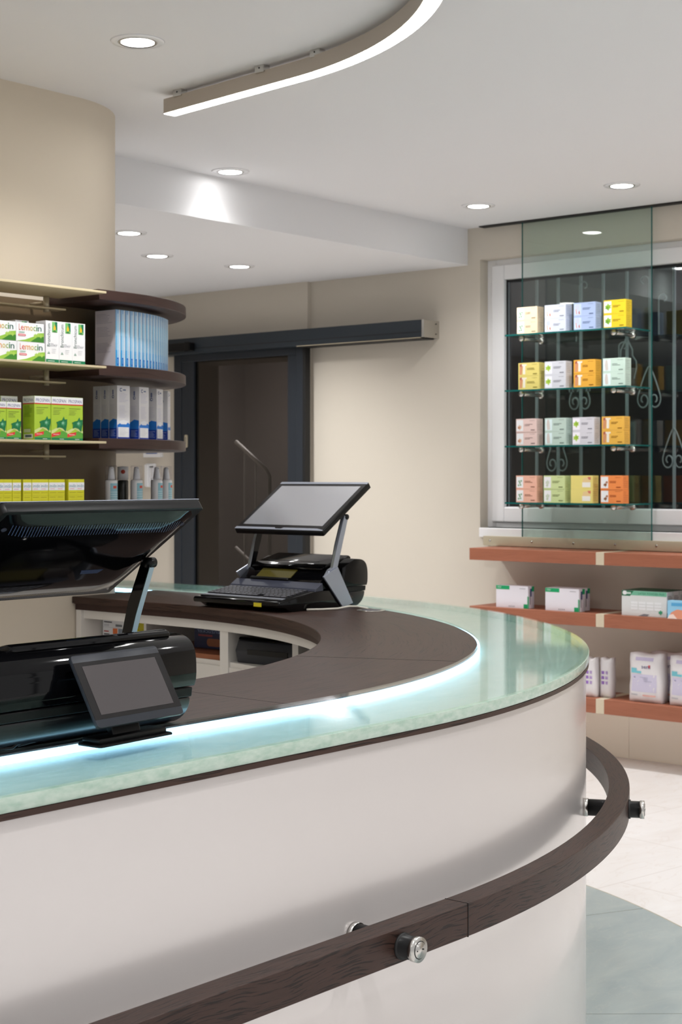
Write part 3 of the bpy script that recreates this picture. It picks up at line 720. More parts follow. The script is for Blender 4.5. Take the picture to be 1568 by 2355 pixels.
# syrup cartons
def syrup():
    p = Packet(.0545, .05, .1345, WHT)
    p.text('Bronchicum', -.022, -.009, .052, .1255, DKG, vert=True)
    p.rect(-.002, .020, .098, .132, C(120, 190, 110)); p.poly([(.010, .132), (.020, .132), (.020, .103), (.011, .112)], GRN)
    p.poly([(.009, .124), (.014, .112), (.011, .105), (.006, .105), (.004, .112)], C(240, 190, 30)); p.poly([(.0, .101), (.010, .106), (.018, .098), (.002, .098)], C(60, 130, 60))
    p.text('Elixir', -.006, .020, .053, .0625, GRY)
    p.poly([(-.020, .028), (-.0165, .037), (-.0165, .028)], GRN); p.poly([(-.011, .028), (-.0145, .037), (-.0145, .028)], GRN)
    p.lines(-.003, .020, .044, 3, .0055, C(190, 192, 196)); p.rect(-.0265, .0265, .0005, .0115, GRN); p.lines(-.019, .017, .0065, 1, .003, WHT)
    return p.build('syrup_carton')
sy = syrup()
for i, (x, l) in enumerate(((3.2645, 'white and green syrup carton beside the lozenge boxes'), (3.3195, 'white and green syrup carton, middle of the front three'), (3.3745, 'white and green syrup carton, rightmost of the front three'), (3.19, 'pale syrup carton half hidden behind the lozenge boxes'))):
    o = sy if i == 0 else sy.copy()
    if i: COL.objects.link(o)
    put(o, (x, YF + .025 if i < 3 else YF + .085, zc2 - (.0 if i < 3 else .0)), 0, l, 'medicine box', 'syrup cartons on the middle cream shelf')
# cough syrup cartons
def cough(w, d, h):
    p = Packet(w, d, h, C(176, 208, 60)); s_ = w / .0665; t = h / .141
    for f, hw in (('F', w / 2), ('L', d / 2)):
        p.rect(-hw + .0004, hw - .0004, h * .84, h - .0005, WHT, f); p.rect(-hw + .0004, hw - .0004, h * .815, h * .84, C(214, 40, 44), f)
        p.text('PROSPAN', -hw * .82, hw * .82, h * .868, h * .945, C(44, 50, 130), f)
    p.rect(-w / 2 + .0004, w / 2 - .0004, .0005, h * .055, GRN)
    p.poly([(-w / 2 + .0004, h * .055), (w / 2 - .0004, h * .055), (w / 2 - .0004, h * .24), (0, h * .20), (-w / 2 + .0004, h * .10)], C(90, 165, 60))
    p.poly([(-w / 2 + .0004, h * .13), (w * .0, h * .27), (w / 2 - .0004, h * .17), (w / 2 - .0004, h * .22), (0, h * .32), (-w / 2 + .0004, h * .22)], C(214, 228, 150))
    p.poly([(-w / 2 + .001, h * .07), (w * .06, h * .13), (w * .07, h * .20), (-w / 2 + .001, h * .15)], C(226, 52, 56)); p.lines(-w * .38, -.001, h * .14, 1, .003, WHT)
    p.lines(-w * .38, w * .4, h * .745, 1, .003, C(90, 110, 40)); p.lines(-w * .38, w * .15, h * .70, 4, h * .032, C(130, 150, 60)); p.lines(.0, w * .4, h * .035, 1, .002, WHT)
    ivy(p, w * .16, h * .375, w * .34, C(20, 120, 70)); p.lay += 20; tri_leaf(p, w * .22, h * .39, w * .16, C(60, 150, 100)); tri_leaf(p, w * .20, h * .40, w * .08, C(140, 195, 160))
    p.rect(-d * .36, d * .40, h * .035, h * .135, WHT, 'L'); p.rect(-d * .25, d * .3, h * .06, h * .12, C(90, 100, 130), 'L'); p.rect(-d * .36, d * .2, h * .17, h * .25, C(205, 210, 190), 'L')
    p.lines(-d * .36, d * .36, h * .78, 9, h * .03, C(120, 150, 40), 'L')
    return p.build('cough_syrup_carton')
big = cough(.0665, .058, .1405); small = cough(.057, .05, .1175); zc3 = 1.5155
for i, (x, y, l) in enumerate(((3.2245, YF + .029, 'tall green ivy leaf syrup carton with its shaded barcode side showing'), (3.2915, YF + .027, 'tall green ivy leaf syrup carton, second from the right'), (3.3585, YF + .029, 'tall green ivy leaf syrup carton at the right end of the row'), (3.155, YF + .11, 'tall green syrup carton standing behind the shorter ones'), (3.085, YF + .11, 'tall green syrup carton behind the shorter ones at the picture edge'))):
    o = big if i == 0 else big.copy()
    if i: COL.objects.link(o)
    put(o, (x, y, zc3), 0, l, 'medicine box', 'ivy leaf syrup cartons on the lower cream shelf')
for i, (x, l) in enumerate(((3.110, 'shorter green syrup carton beside the shaded tall one'), (3.052, 'shorter green syrup carton cut by the left picture edge'))):
    o = small if i == 0 else small.copy()
    if i: COL.objects.link(o)
    put(o, (x, YF + .025, zc3), 0, l, 'medicine box', 'ivy leaf syrup cartons on the lower cream shelf')
# small yellow boxes
def yellow():
    p = Packet(.0335, .05, .125, C(216, 212, 40)); h = .125
    p.rect(-.0163, .0163, h - .035, h - .010, WHT); p.text('imidin', -.0135, .0145, h - .026, h - .015, C(60, 130, 150)); p.lines(-.012, .008, h - .030, 1, .003, C(225, 80, 110))
    for k in range(4): p.lines(-.013, .015, h - .042 - k * .0145, 1, .003, C(150, 140, 20), hgt=.0010); p.rect(-.0163, .0163, h - .052 - k * .0145, h - .0512 - k * .0145, C(196, 190, 30))
    p.lines(-.020, .015, h - .04, 5, .012, C(150, 140, 20), 'L')
    return p.build('nasal_spray_box')
ye = yellow(); zc4 = 1.2645
yl = [3.054, 3.0885, 3.1225, 3.1655, 3.1995, 3.2335, 3.2675, 3.3015, 3.349, 3.3835]
wd = ['first', 'second', 'third', 'fourth', 'fifth', 'sixth', 'seventh', 'eighth', 'ninth', 'tenth']
for i, x in enumerate(yl):
    o = ye if i == 0 else ye.copy()
    if i: COL.objects.link(o)
    put(o, (x, YF + .026 + .002 * (i % 2), zc4), 0, 'small bright yellow medicine box, %s from the left in its row' % wd[i], 'medicine box', 'small yellow boxes above the near cash register')

# ------------------------------------------------------------------ shelves on the pier
for k, (zt_, lab) in enumerate(((2.023, 'uppermost'), (1.771, 'second from the top'), (1.527, 'third from the top'), (1.283, 'lowest, partly behind the cash register screen'))):
    cs = thing('curved_shelf', 'dark wood shelf board curving round the pier, ' + lab, 'shelf', group='dark curved shelves on the pier')
    b = MB(); b.sweep(pier_path(PR, 3.475, 30, 40), [(.001, zt_ - .036), (.001, zt_), (.256, zt_), (.259, zt_ - .002), (.26, zt_ - .034), (.257, zt_ - .036)], M_wenge2); b.build('shelf_board', cs, smooth=.6)
for k, (zt_, lab) in enumerate(((2.0115, 'empty topmost'), (1.7638, 'middle one carrying lozenge boxes'), (1.515, 'lower one carrying green cartons'), (1.264, 'lowest one carrying small yellow boxes'))):
    fs_ = thing('metal_shelf', 'thin cream metal shelf beside the pier boards, ' + lab, 'shelf', group='cream metal shelves on the pier wall')
    b = MB(); b.box(1.6, 3.472, 3.92, 4.16, zt_ - .0075, zt_, M_creamm, .001); b.build('shelf_plate', fs_)
    b = MB(); b.box(1.6, 3.46, 4.11, 4.16, zt_ - .052, zt_ - .046, M_creamm, .001); b.build('lower_bar', fs_)
    for x in (3.395, 2.95, 2.5):
        b = MB(); b.cyl((x, 4.135, zt_ - .060), (x, 4.135, zt_ - .0075), .010, M_alu, 16); b.build('pin', fs_)
        b = MB(); b.cyl((x, 4.135, zt_ - .03), (x, 4.22, zt_ - .03), .006, M_alu, 12); b.build('wall_fixing', fs_)
b = MB(); b.sweep(pier_path(PR, 1.5, 92, 40), [(.0, 1.03), (.0, 2.0), (.0035, 2.0), (.0035, 1.03)], M_taupe); struct(b.build('backing_panel', smooth=.6))  # taupe backing panel wrapped round the pier behind the shelves

# blue boxes shelved like books on the second curved board
def place_arc(R, ang): a = math.radians(ang); return PX + R * math.cos(a), PY + R * math.sin(a)
def tape(dd):
    p = Packet(.0198, dd, .198, C(120, 185, 226)); h = .198
    p.rect(-.0097, .0097, h * .80, h - .0006, C(150, 190, 228)); p.rect(-.0097, .0097, h * .55, h * .80, C(140, 200, 236)); p.rect(-.0097, .0097, .0006, h * .30, C(60, 160, 222))
    p.rect(-.0022, .0022, h * .10, h * .93, C(196, 226, 244)); p.rect(.0050, .0097, .0006, h - .0006, C(232, 240, 248)); p.poly(rrect(-.0050, .0035, .008, .034, .004), C(20, 90, 190)); p.poly(rrect(-.0030, .0015, .012, .030, .002), C(90, 170, 226))
    p.rect(-dd / 2 + .001, dd / 2 - .001, .0006, h - .0006, C(226, 222, 232), 'L')
    for v1 in (.185, .14, .085): p.lines(-.045, .035, v1, 7, .005, C(170, 168, 190), 'L')
    return p.build('bandage_box')
tp = tape(.105); tp2 = tape(.07)
poss = []
for i in range(17):
    poss.append(-88.9 + i * 2.24)
for i, ang in enumerate(poss):
    o = tp if i == 0 else tp2 if i == 1 else tp2.copy()
    if i > 1: COL.objects.link(o)
    R = .60 - (.0525 if i == 0 else .035)
    if i < 1: x, y, rz = 3.612, PY - R, 0
    else:
        x, y = place_arc(R, ang); rz = math.radians(ang + 90)
    put(o, (x, y, 1.7715), rz, 'slim light blue box shelved upright, %s' % (['leftmost, its pale side showing'] + ['number %s from the left' % w_ for w_ in ('two', 'three', 'four', 'five', 'six', 'seven', 'eight', 'nine', 'ten', 'eleven', 'twelve', 'thirteen', 'fourteen', 'fifteen', 'sixteen', 'seventeen')])[i], 'medicine box', 'slim blue boxes on the second curved shelf')
# tall white and blue cartons on the third board
def caro():
    p = Packet(.058, .040, .183, C(226, 224, 226)); h = .183
    def wavy(hw, f, top):
        p.rect(-hw, hw, .0006, h * .22, C(20, 60, 160), f)
        p.poly([(-hw, h * .2), (hw, h * .2), (hw, h * .28), (hw * .4, h * .33), (-hw * .2, h * .32), (-hw, h * .26)] if top else [(-hw, h * .2), (hw, h * .2), (hw, h * .36), (0, h * .38), (-hw, h * .32)], C(30, 120, 210), f)
    wavy(.0286, 'F', True); p.poly([(-.022, h * .33), (-.012, h * .275), (.012, h * .275), (.022, h * .33), (.0, h * .36)], C(236, 238, 244))
    p.poly(rrect(-.025, .025, .006, h * .22, .002), WHT); p.lines(-.020, .020, h * .20, 6, .0045, C(205, 205, 214)); p.poly(rrect(-.018, -.006, h * .885, h * .955, .006), C(60, 84, 140)); p.poly(rrect(-.0155, -.006, h * .90, h * .94, .0035), C(226, 224, 226))
    p.lines(-.003, .018, h * .93, 1, .003, C(110, 124, 160), hgt=.0045)
    p.lines(-.020, .020, h * .86, 7, .0048, C(196, 194, 214)); p.lines(-.020, .020, h * .62, 9, .0048, C(200, 198, 216))
    wavy(.0196, 'L', False); p.lines(-.014, .014, h * .17, 6, .004, C(190, 205, 240), 'L', .0009); p.poly(rrect(-.005, .005, h * .76, h * .82, .005), C(60, 84, 140), 'L'); p.poly(rrect(-.003, .004, h * .775, h * .805, .003), C(226, 224, 226), 'L'); p.rect(-.003, .003, h * .83, h * .92, C(120, 130, 170), 'L')
    p.lines(-.014, .014, h * .64, 9, .0046, C(206, 204, 214), 'L')
    return p.build('ointment_carton')
cr = caro()
cl = [(3.638, 4.124, 0, 'white and blue carton at the left end of its curved shelf'), (3.638, 4.082, 0, 'white and blue carton, second from the left on curved shelf'), (3.638, 4.040, 0, 'white and blue carton turned forwards, third from left on curved shelf'),
      (3.747, 4.059, 12, 'white and blue carton, fourth from the left on curved shelf'), (3.860, 4.101, 24, 'white and blue carton, fifth from left on curved shelf'), (3.975, 4.176, 37, 'white and blue carton, second last before the sliding door'), (4.088, 4.308, 55, 'white and blue carton, last before the sliding door')]
for i, (x, y, r, l) in enumerate(cl):
    o = cr if i == 0 else cr.copy()
    if i: COL.objects.link(o)
    put(o, (x, y, 1.5275), math.radians(r), l, 'medicine box', 'white and blue cartons on the third curved shelf')
# spray bottles on the lowest board
def bottle():
    t = thing('spray_bottle', 'x', 'spray bottle')
    b = MB(); b.lathe([(.001, 0), (.020, 0), (.0215, .003), (.0215, .098), (.019, .103), (.001, .1035)], mat('white_bottle_plastic', (236, 236, 238), .3), 28); b.build('bottle_body', t, smooth=.7)
    b = MB()
    for k in range(10):
        a0 = math.radians(-140 + k * 9); a1 = math.radians(-140 + (k + 1) * 9); R_ = .0218
        vs = [b.bm.verts.new((R_ * math.cos(a), R_ * math.sin(a), z)) for a, z in ((a0, .006), (a1, .006), (a1, .092), (a0, .092))]; b.face(vs, C(150, 198, 212))
        for z in (.060, .052, .044, .036, .028, .020):
            vs = [b.bm.verts.new(((R_ + .0002) * math.cos(a), (R_ + .0002) * math.sin(a), zz)) for a, zz in ((a0, z), (a1, z), (a1, z + .003), (a0, z + .003))]; b.face(vs, C(196, 222, 230))
        if 2 < k < 7:
            vs = [b.bm.verts.new(((R_ + .0003) * math.cos(a), (R_ + .0003) * math.sin(a), zz)) for a, zz in ((a0, .074), (a1, .074), (a1, .083), (a0, .083))]; b.face(vs, C(222, 84, 64))
    b.build('bottle_label', t)
    b = MB(); b.lathe([(.001, .104), (.013, .104), (.0125, .112), (.0085, .145), (.006, .149), (.001, .1495)], mat('white_bottle_plastic', (236, 236, 238), .3), 24); b.cyl((-.004, -.008, .144), (-.0055, -.0105, .144), .0012, M_blkm, 8); b.build('spray_nozzle', t, smooth=.7)
    b = MB(); b.lathe([(.0208, .103), (.0205, .150), (.018, .1535), (.001, .154)], M_cap, 28); b.build('clear_cap', t, smooth=.7)
    return t
bt = bottle(); bt.location = (3.640, 4.085, 1.2835)
bt['label'] = 'white spray bottle with clear cap, leftmost, in front of the dark one'; bt['group'] = 'spray bottles on the lowest curved shelf'
dup(bt, (3.776, 4.105, 1.2835), .2, 'white spray bottle with clear cap, standing alone in the middle')
dup(bt, (3.925, 4.160, 1.2835), .35, 'white spray bottle with clear cap, third from the left')
dup(bt, (4.025, 4.215, 1.2835), .5, 'white spray bottle with clear cap, nearest the sliding door')
t = thing('spray_bottle', 'dark spray bottle with white cap and round red mark behind the leftmost bottle', 'spray bottle', (3.775, 4.175, 1.2835), 0, 'spray bottles on the lowest curved shelf')
b = MB(); b.lathe([(.001, 0), (.0185, 0), (.0195, .003), (.0195, .098), (.017, .102), (.001, .1025)], mat('dark_bottle_glass', (44, 46, 42), .2), 24); b.build('bottle_body', t, smooth=.7)
b = MB(); b.lathe([(.001, .1025), (.0195, .103), (.0195, .150), (.001, .152)], WHT, 24); b.cyl((-.0125, -.0148, .132), (-.0132, -.0156, .132), .0075, C(190, 70, 50), 20); b.build('cap', t, smooth=.7)
# frames and switch on the far wall
for (y, z, w_, h_, inn, lab, cat, nm) in ((7.272, 1.56, .16, .062, (54, 92, 160), 'white framed blue display panel on the wall beside the sliding door', 'wall panel', 'wall_display'),):
    t = thing(nm, lab, cat)
    b = MB(); b.box(XW - .055, XW - .03, y - w_ / 2, y + w_ / 2, z - h_ / 2 - .01, z + h_ / 2 + .04, M_white, .003); b.build('panel_frame', t)
    b = MB(); b.box(XW - .057, XW - .055, y - .05, y + .05, z - h_ / 2 + .012, z + h_ / 2 + .02, C(*inn)); b.build('panel_screen', t)
t = thing('wall_telephone', 'white wall handset on the cream wall left of the sliding door', 'intercom')
b = MB(); b.box(XW - .05, XW - .03, 7.255, 7.335, 1.33, 1.48, M_white, .004); b.build('base', t)
b = MB(); b.box(XW - .066, XW - .05, 7.300, 7.330, 1.335, 1.475, M_white, .005); b.box(XW - .0515, XW - .049, 7.262, 7.295, 1.455, 1.462, M_blkm); b.build('handset', t)

# ------------------------------------------------------------------ boxes and printer inside the counter
def plain_box(name, w_, d_, h_, cols, loc, rz, label, deco):
    p = Packet(w_, d_, h_, cols); deco(p); put(p.build(name), loc, rz, label, 'medicine box', None); 
def d1(p): p.rect(-.055, .055, p.h - .008, p.h - .0006, C(206, 90, 60)); p.lines(-.048, .02, p.h - .014, 1, .004, C(50, 50, 60), hgt=.004); p.lines(-.048, -.01, p.h - .024, 2, .004, C(150, 150, 160)); p.rect(.012, .046, .004, .012, C(120, 124, 130))
def d2(p): p.rect(-.002, .022, .002, p.h - .002, C(232, 120, 60)); p.lines(-.048, -.012, p.h - .012, 1, .004, C(190, 60, 50), hgt=.004); p.lines(-.048, -.008, p.h - .022, 1, .004, C(50, 50, 60), hgt=.004); p.rect(.026, .050, .002, p.h - .002, C(140, 150, 160))
plain_box('medicine_box', .110, .05, .034, WHT, (3.71, 4.125, .8705), -PI / 2, 'white box with orange top band, upper of two under the worktop', d1)
plain_box('medicine_box', .110, .05, .063, WHT, (3.71, 4.125, .807), -PI / 2, 'white box with orange square, lower of two under the worktop', d2)
def d3(p): p.rect(-.045, -.018, .001, p.h - .001, WHT); p.text('Z', .012, .022, .012, .024, C(30, 110, 60))
plain_box('medicine_box', .095, .05, .035, C(196, 184, 40), (3.71, 4.014, .8695), -PI / 2, 'yellow and white box on top of another beneath the worktop', d3)
plain_box('medicine_box', .095, .05, .062, C(222, 214, 40), (3.708, 4.014, .807), -PI / 2, 'bright yellow box, lower one beneath the worktop', lambda p: p.rect(-.047, -.03, .001, p.h - .001, WHT))
p = Packet(.14, .08, .085, C(24, 34, 74)); p.text('benzucker', .066, -.056, .052, .066, C(120, 140, 180)); p.rect(-.04, .05, .070, .082, C(130, 110, 30)); p.poly(rrect(-.01, .055, .008, .034, .012), C(150, 90, 60)); p.lines(-.05, .02, .046, 1, .004, C(140, 50, 60), hgt=.006)  # reflection in dark glass built as a box, lettering mirrored
put(p.build('glucose_box_reflection'), (3.77, 3.70, .823), -PI / 2, 'dark blue reflection of a glucose box, built as a box beside the white upright', 'box reflection', None)
pr = thing('label_printer', 'dark grey desktop printer inside the counter compartment', 'printer', (3.77, 3.335, .806))
b = MB(); b.prism([(-.155, .0), (-.165, .04), (-.150, .072), (.145, .072), (.145, 0)], 'y', -.135, .125, mat('graphite_plastic', (46, 48, 54), .5), .004); b.build('printer_body', pr)
b = MB(); b.prism([(-.156, .073), (-.150, .082), (.14, .086), (.145, .073)], 'y', -.130, .120, M_blk, .003); b.build('printer_lid', pr)
b = MB(); b.prism([(-.1665, .030), (-.1665, .046), (-.160, .046), (-.160, .030)], 'y', -.10, .07, M_blkm); b.build('paper_slot', pr)
b = MB(); b.tube([(3.90, 3.25, .895), (3.80, 3.28, .91), (3.74, 3.30, .905), (3.72, 3.32, .896)], .004, M_blkm, 8); tag(b.build('cable', smooth=1), 'thin black cable looping over the printer inside the counter', 'cable')

# ------------------------------------------------------------------ right wall: glass rack over the window
rk = thing('glass_display_rack', 'hanging glass panel with four glass shelves in front of the window', 'display rack')
GXp = 6.845
b = MB(); b.box(GXp, GXp + .008, 3.755, 4.505, 1.05, 2.722, M_clear)
b.build('glass_panel', rk)
b = MB(); b.box(GXp, GXp + .008, 4.505, 4.508, 1.05, 2.72, M_gedge2); b.box(GXp, GXp + .008, 3.752, 3.755, 1.05, 2.72, M_gedge2); b.build('panel_edges', rk)
zs = [2.114, 1.834, 1.553, 1.268]
for z in zs:
    b = MB(); b.box(6.60, 6.838, 3.757, 4.448, z - .008, z, M_clear); sh = b.build('glass_shelf', rk)
    b = MB(); b.box(6.5985, 6.60, 3.757, 4.448, z - .008, z, M_gedge2); b.box(6.60, 6.838, 3.7555, 3.757, z - .008, z, M_gedge2); b.box(6.60, 6.838, 4.448, 4.4495, z - .008, z, M_gedge2); b.build('polished_edge', sh)
    for y in (4.383, 3.852):
        b = MB(); b.cyl((6.655, y, z - .020), (6.845, y, z - .020), .009, M_steel, 20); b.cyl((6.645, y, z - .020), (6.665, y, z - .020), .0125, M_steel, 20); b.cyl((6.828, y, z - .020), (6.845, y, z - .020), .016, M_steel, 20); b.build('bracket', rk, smooth=.7)
b = MB(); b.box(6.835, 6.873, 2.9, 4.744, 1.034, 1.084, M_alu, .001)
for y in (4.70, 4.44, 4.19, 3.95, 3.72): b.cyl((6.835, y, 1.06), (6.833, y, 1.06), .006, M_steel, 12)
b.build('base_profile', rk, smooth=.6)
b = MB(); b.box(6.825, 6.873, 2.6, 4.765, 2.718, 2.7245, M_blkm); struct(b.build('trim_1'))

CNAMES = [[('pale apricot', (240, 220, 186), 'leaf'), ('pale lavender grey', (214, 220, 234), 'sprig'), ('light blue', (172, 190, 228), 'sprig'), ('golden yellow', (226, 196, 40), 'mint')],
          [('soft yellow', (230, 214, 124), 'person'), ('light grey', (214, 216, 224), 'mint2'), ('amber orange', (236, 176, 66), 'person'), ('mint green', (204, 226, 214), 'tall')],
          [('pale pink', (234, 206, 200), 'nut'), ('pale sage green', (196, 216, 206), 'tall'), ('whitish lilac', (220, 218, 226), 'mint2'), ('honey orange', (240, 186, 80), 'person')],
          [('salmon pink', (242, 186, 164), 'leaf'), ('lime green', (208, 222, 160), 'leaf2'), ('butter yellow', (236, 220, 130), 'cup'), ('vivid orange', (246, 146, 78), 'seed')]]
YL = [[4.328, 4.163, 3.996, 3.828], [4.319, 4.163, 3.996, 3.832], [4.332, 4.162, 4.003, 3.838], [4.332, 4.169, 4.012, 3.845]]
def teabox(rgb, kind):
    wb = .122; hb_ = .0675 if True else 0
    p = Packet(wb, .058, .067, C(*rgb)); dk = C(max(0, rgb[0] - 95), max(0, rgb[1] - 95), max(0, rgb[2] - 90)); h = .067
    if kind not in ('cup', 'person'): p.rect(-.058, -.018, .006, h - .006, C(min(255, rgb[0] + 30), min(255, rgb[1] + 28), min(255, rgb[2] + 40)) if kind in ('sprig', 'tall', 'mint2') else WHT)
    if kind == 'leaf':
        for a, b_ in ((-.046, .018), (-.038, .030), (-.030, .040), (-.034, .020), (-.042, .038)): tri_leaf(p, a, b_, .0055, C(110, 160, 110))
    elif kind == 'leaf2': tri_leaf(p, -.038, .032, .013, C(206, 214, 196)); tri_leaf(p, -.040, .018, .008, C(196, 206, 180))
    elif kind == 'sprig':
        p.poly([(-.050, .036), (-.046, .036), (-.040, .012), (-.045, .010)], C(222, 150, 116)); p.poly([(-.034, .020), (-.028, .030), (-.025, .012), (-.031, .010)], C(190, 110, 86)); p.poly([(-.052, .055), (-.030, .058), (-.028, .036), (-.040, .030), (-.052, .040)], C(200, 206, 226))
    elif kind == 'mint': tri_leaf(p, -.036, .034, .018, C(140, 180, 50)); tri_leaf(p, -.040, .030, .010, C(100, 150, 40))
    elif kind == 'mint2': tri_leaf(p, -.040, .034, .017, C(176, 208, 80)); tri_leaf(p, -.036, .036, .009, C(150, 190, 60))
    elif kind == 'person': p.poly([(-.052, .060), (-.036, .062), (-.034, .050), (-.040, .008), (-.054, .008)], C(214, 150, 110)); p.rect(-.034, -.020, .010, .056, C(244, 238, 222)); p.rect(-.040, -.012, .052, .060, C(244, 238, 222)); p.poly([(-.052, .060), (-.040, .062), (-.040, .050), (-.052, .048)], C(176, 96, 80))
    elif kind == 'tall': p.poly([(-.046, .058), (-.036, .060), (-.032, .040), (-.030, .010), (-.046, .008), (-.050, .034)], C(214, 206, 200))
    elif kind == 'nut': tri_leaf(p, -.040, .024, .013, C(222, 176, 146)); tri_leaf(p, -.044, .022, .006, C(176, 120, 96))
    elif kind == 'cup': p.rect(.004, .050, .010, .034, C(244, 240, 232)); p.poly([(.004, .034), (.050, .034), (.050, .060), (.010, .056)], C(236, 206, 150)); p.poly([(.034, .060), (.052, .060), (.052, .046), (.040, .048)], C(214, 120, 100))
    elif kind == 'seed': tri_leaf(p, -.034, .022, .010, C(140, 86, 50)); tri_leaf(p, -.026, .034, .007, C(170, 104, 60))
    if kind != 'cup':
        p.lines(-.010, .038, .040, 2, .006, dk, hgt=.0026); p.rect(.020, .050, h - .010, h - .0088, dk); p.rect(.026, .050, .008, .0125, dk)
    p.lines(-.022, .02, h - .012, 6, .0085, dk, 'R', .001)
    return p.build('tea_box')
for r in range(4):
    for c_ in range(4):
        cn, rgb, kd = CNAMES[r][c_]; tb = teabox(rgb, kd)
        for k in range(2):
            o = tb if k == 0 else tb.copy()
            if k: COL.objects.link(o)
            put(o, (6.649 + random.uniform(-.001, .001), YL[r][c_], zs[r] + .0004 + k * .0674), -PI / 2,
                '%s tea box, %s of two, on the %s glass shelf' % (cn, ('lower', 'upper')[k], ('top', 'second', 'third', 'bottom')[r]), 'tea box', 'tea boxes on the glass shelves')

# ------------------------------------------------------------------ cherry wood shelves and their goods
for k, (z0, z1, lab) in enumerate(((.970, 1.031, 'top one just under the window'), (.670, .733, 'middle one carrying glove boxes'), (.252, .322, 'lowest one carrying white padded packs'))):
    ws_ = thing('wall_shelf', 'thick reddish wooden wall shelf, ' + lab, 'shelf', group='reddish wooden shelves on the window wall')
    b = MB(); b.box(6.60, 6.872, 3.921, 4.667, z0, z1, M_cherry, .0015); b.box(6.60, 6.872, 2.7, 3.875, z0, z1, M_cherry, .0015); b.build('shelf_board', ws_)
    b = MB(); b.box(6.601, 6.872, 3.875, 3.921, z0, z1, mat('beige_joint_strip', (214, 200, 176), .5), .001); b.build('joint_strip', ws_)
def glove():
    p = Packet(.193, .055, .112, C(232, 228, 236)); G = C(10, 160, 100)
    p.rect(-.0962, -.015, .092, .1115, G); p.rect(.070, .0962, .0006, .022, G); p.rect(.092, .0962, .0006, .062, G); p.lines(-.088, -.06, .106, 2, .005, WHT); p.rect(.045, .080, .098, .1005, GRY)
    for i in range(4): p.rect(-.02 + i * .010, -.014 + i * .010, .006, .011, GRY)
    p.rect(.010, .0272, .0006, .1115, C(214, 212, 222), 'R'); p.rect(.004, .0272, .085, .1115, G, 'R'); p.rect(-.010, .004, .060, .100, C(50, 60, 130), 'R'); p.rect(-.012, -.006, .02, .090, C(120, 120, 130), 'R'); p.rect(-.0272, -.020, .0006, .060, G, 'R')
    return p.build('glove_box')
gb = glove()
gs = [(6.655, 4.423, 'white and green glove box standing alone at the left'), (6.650, 4.125, 'white and green glove box, front one of the pair'), (6.715, 4.135, 'white and green glove box hidden behind the front one of the pair')]
for i, (x, y, l) in enumerate(gs):
    o = gb if i == 0 else gb.copy()
    if i: COL.objects.link(o)
    put(o, (x, y, .7335), -PI / 2, l, 'glove box', 'white and green glove boxes on the middle wooden shelf')
def latex():
    p = Packet(.24, .06, .120, C(222, 224, 224)); p.rect(-.1196, .1196, .098, .1195, C(120, 190, 160)); p.poly([(-.1196, .094), (-.075, .094), (-.055, .1195), (-.1196, .1195)], C(10, 110, 70))
    p.text('LATEX POWDER-FREE', -.030, .108, .103, .1125, C(20, 110, 76)); p.poly(rrect(-.115, -.092, .099, .118, .009), WHT); p.rect(-.094, -.07, .103, .112, C(200, 220, 210))
    for i in range(4):
        for j in range(3): p.rect(-.07 + i * .042, -.034 + i * .042, .058 - j * .014, .069 - j * .014, C(234, 236, 238))
    p.poly([(-.03, .001), (.0, .012), (.03, .010), (.015, .001)], C(130, 132, 140)); tri_leaf(p, .088, .022, .012, C(60, 150, 110)); p.rect(-.0296, .0296, .0006, .022, C(10, 90, 60), 'R'); p.lines(-.022, .022, .100, 10, .0075, C(150, 154, 156), 'R', .003)
    p.rect(-.1196, .1196, -.0296, .0296, C(40, 110, 80), 'T')
    return p.build('latex_glove_box')
lx = latex()
for i, (x, l) in enumerate(((6.655, 'silver and green latex glove box at the front of its stack'), (6.718, 'silver and green latex glove box, second from the front'), (6.781, 'silver and green latex glove box, rearmost against the wall'))):
    o = lx if i == 0 else lx.copy()
    if i: COL.objects.link(o)
    put(o, (x, 3.672 - .0 * i, .7335), -PI / 2, l, 'glove box', 'silver and green glove boxes on the middle wooden shelf')
p = Packet(.16, .05, .085, C(150, 205, 236)); p.poly([(-.08, .0), (-.06, .03), (-.03, .045), (.02, .04), (.02, .001)], C(226, 150, 120)); p.poly([(-.08, .0), (-.03, .001), (-.05, .022), (-.07, .018)], C(246, 220, 210)); p.rect(-.06, .06, .060, .075, C(90, 170, 220))
put(p.build('plaster_box'), (6.625, 3.455, .7335), -PI / 2, 'light blue box with a printed hand at the right picture edge', 'medicine box', None)
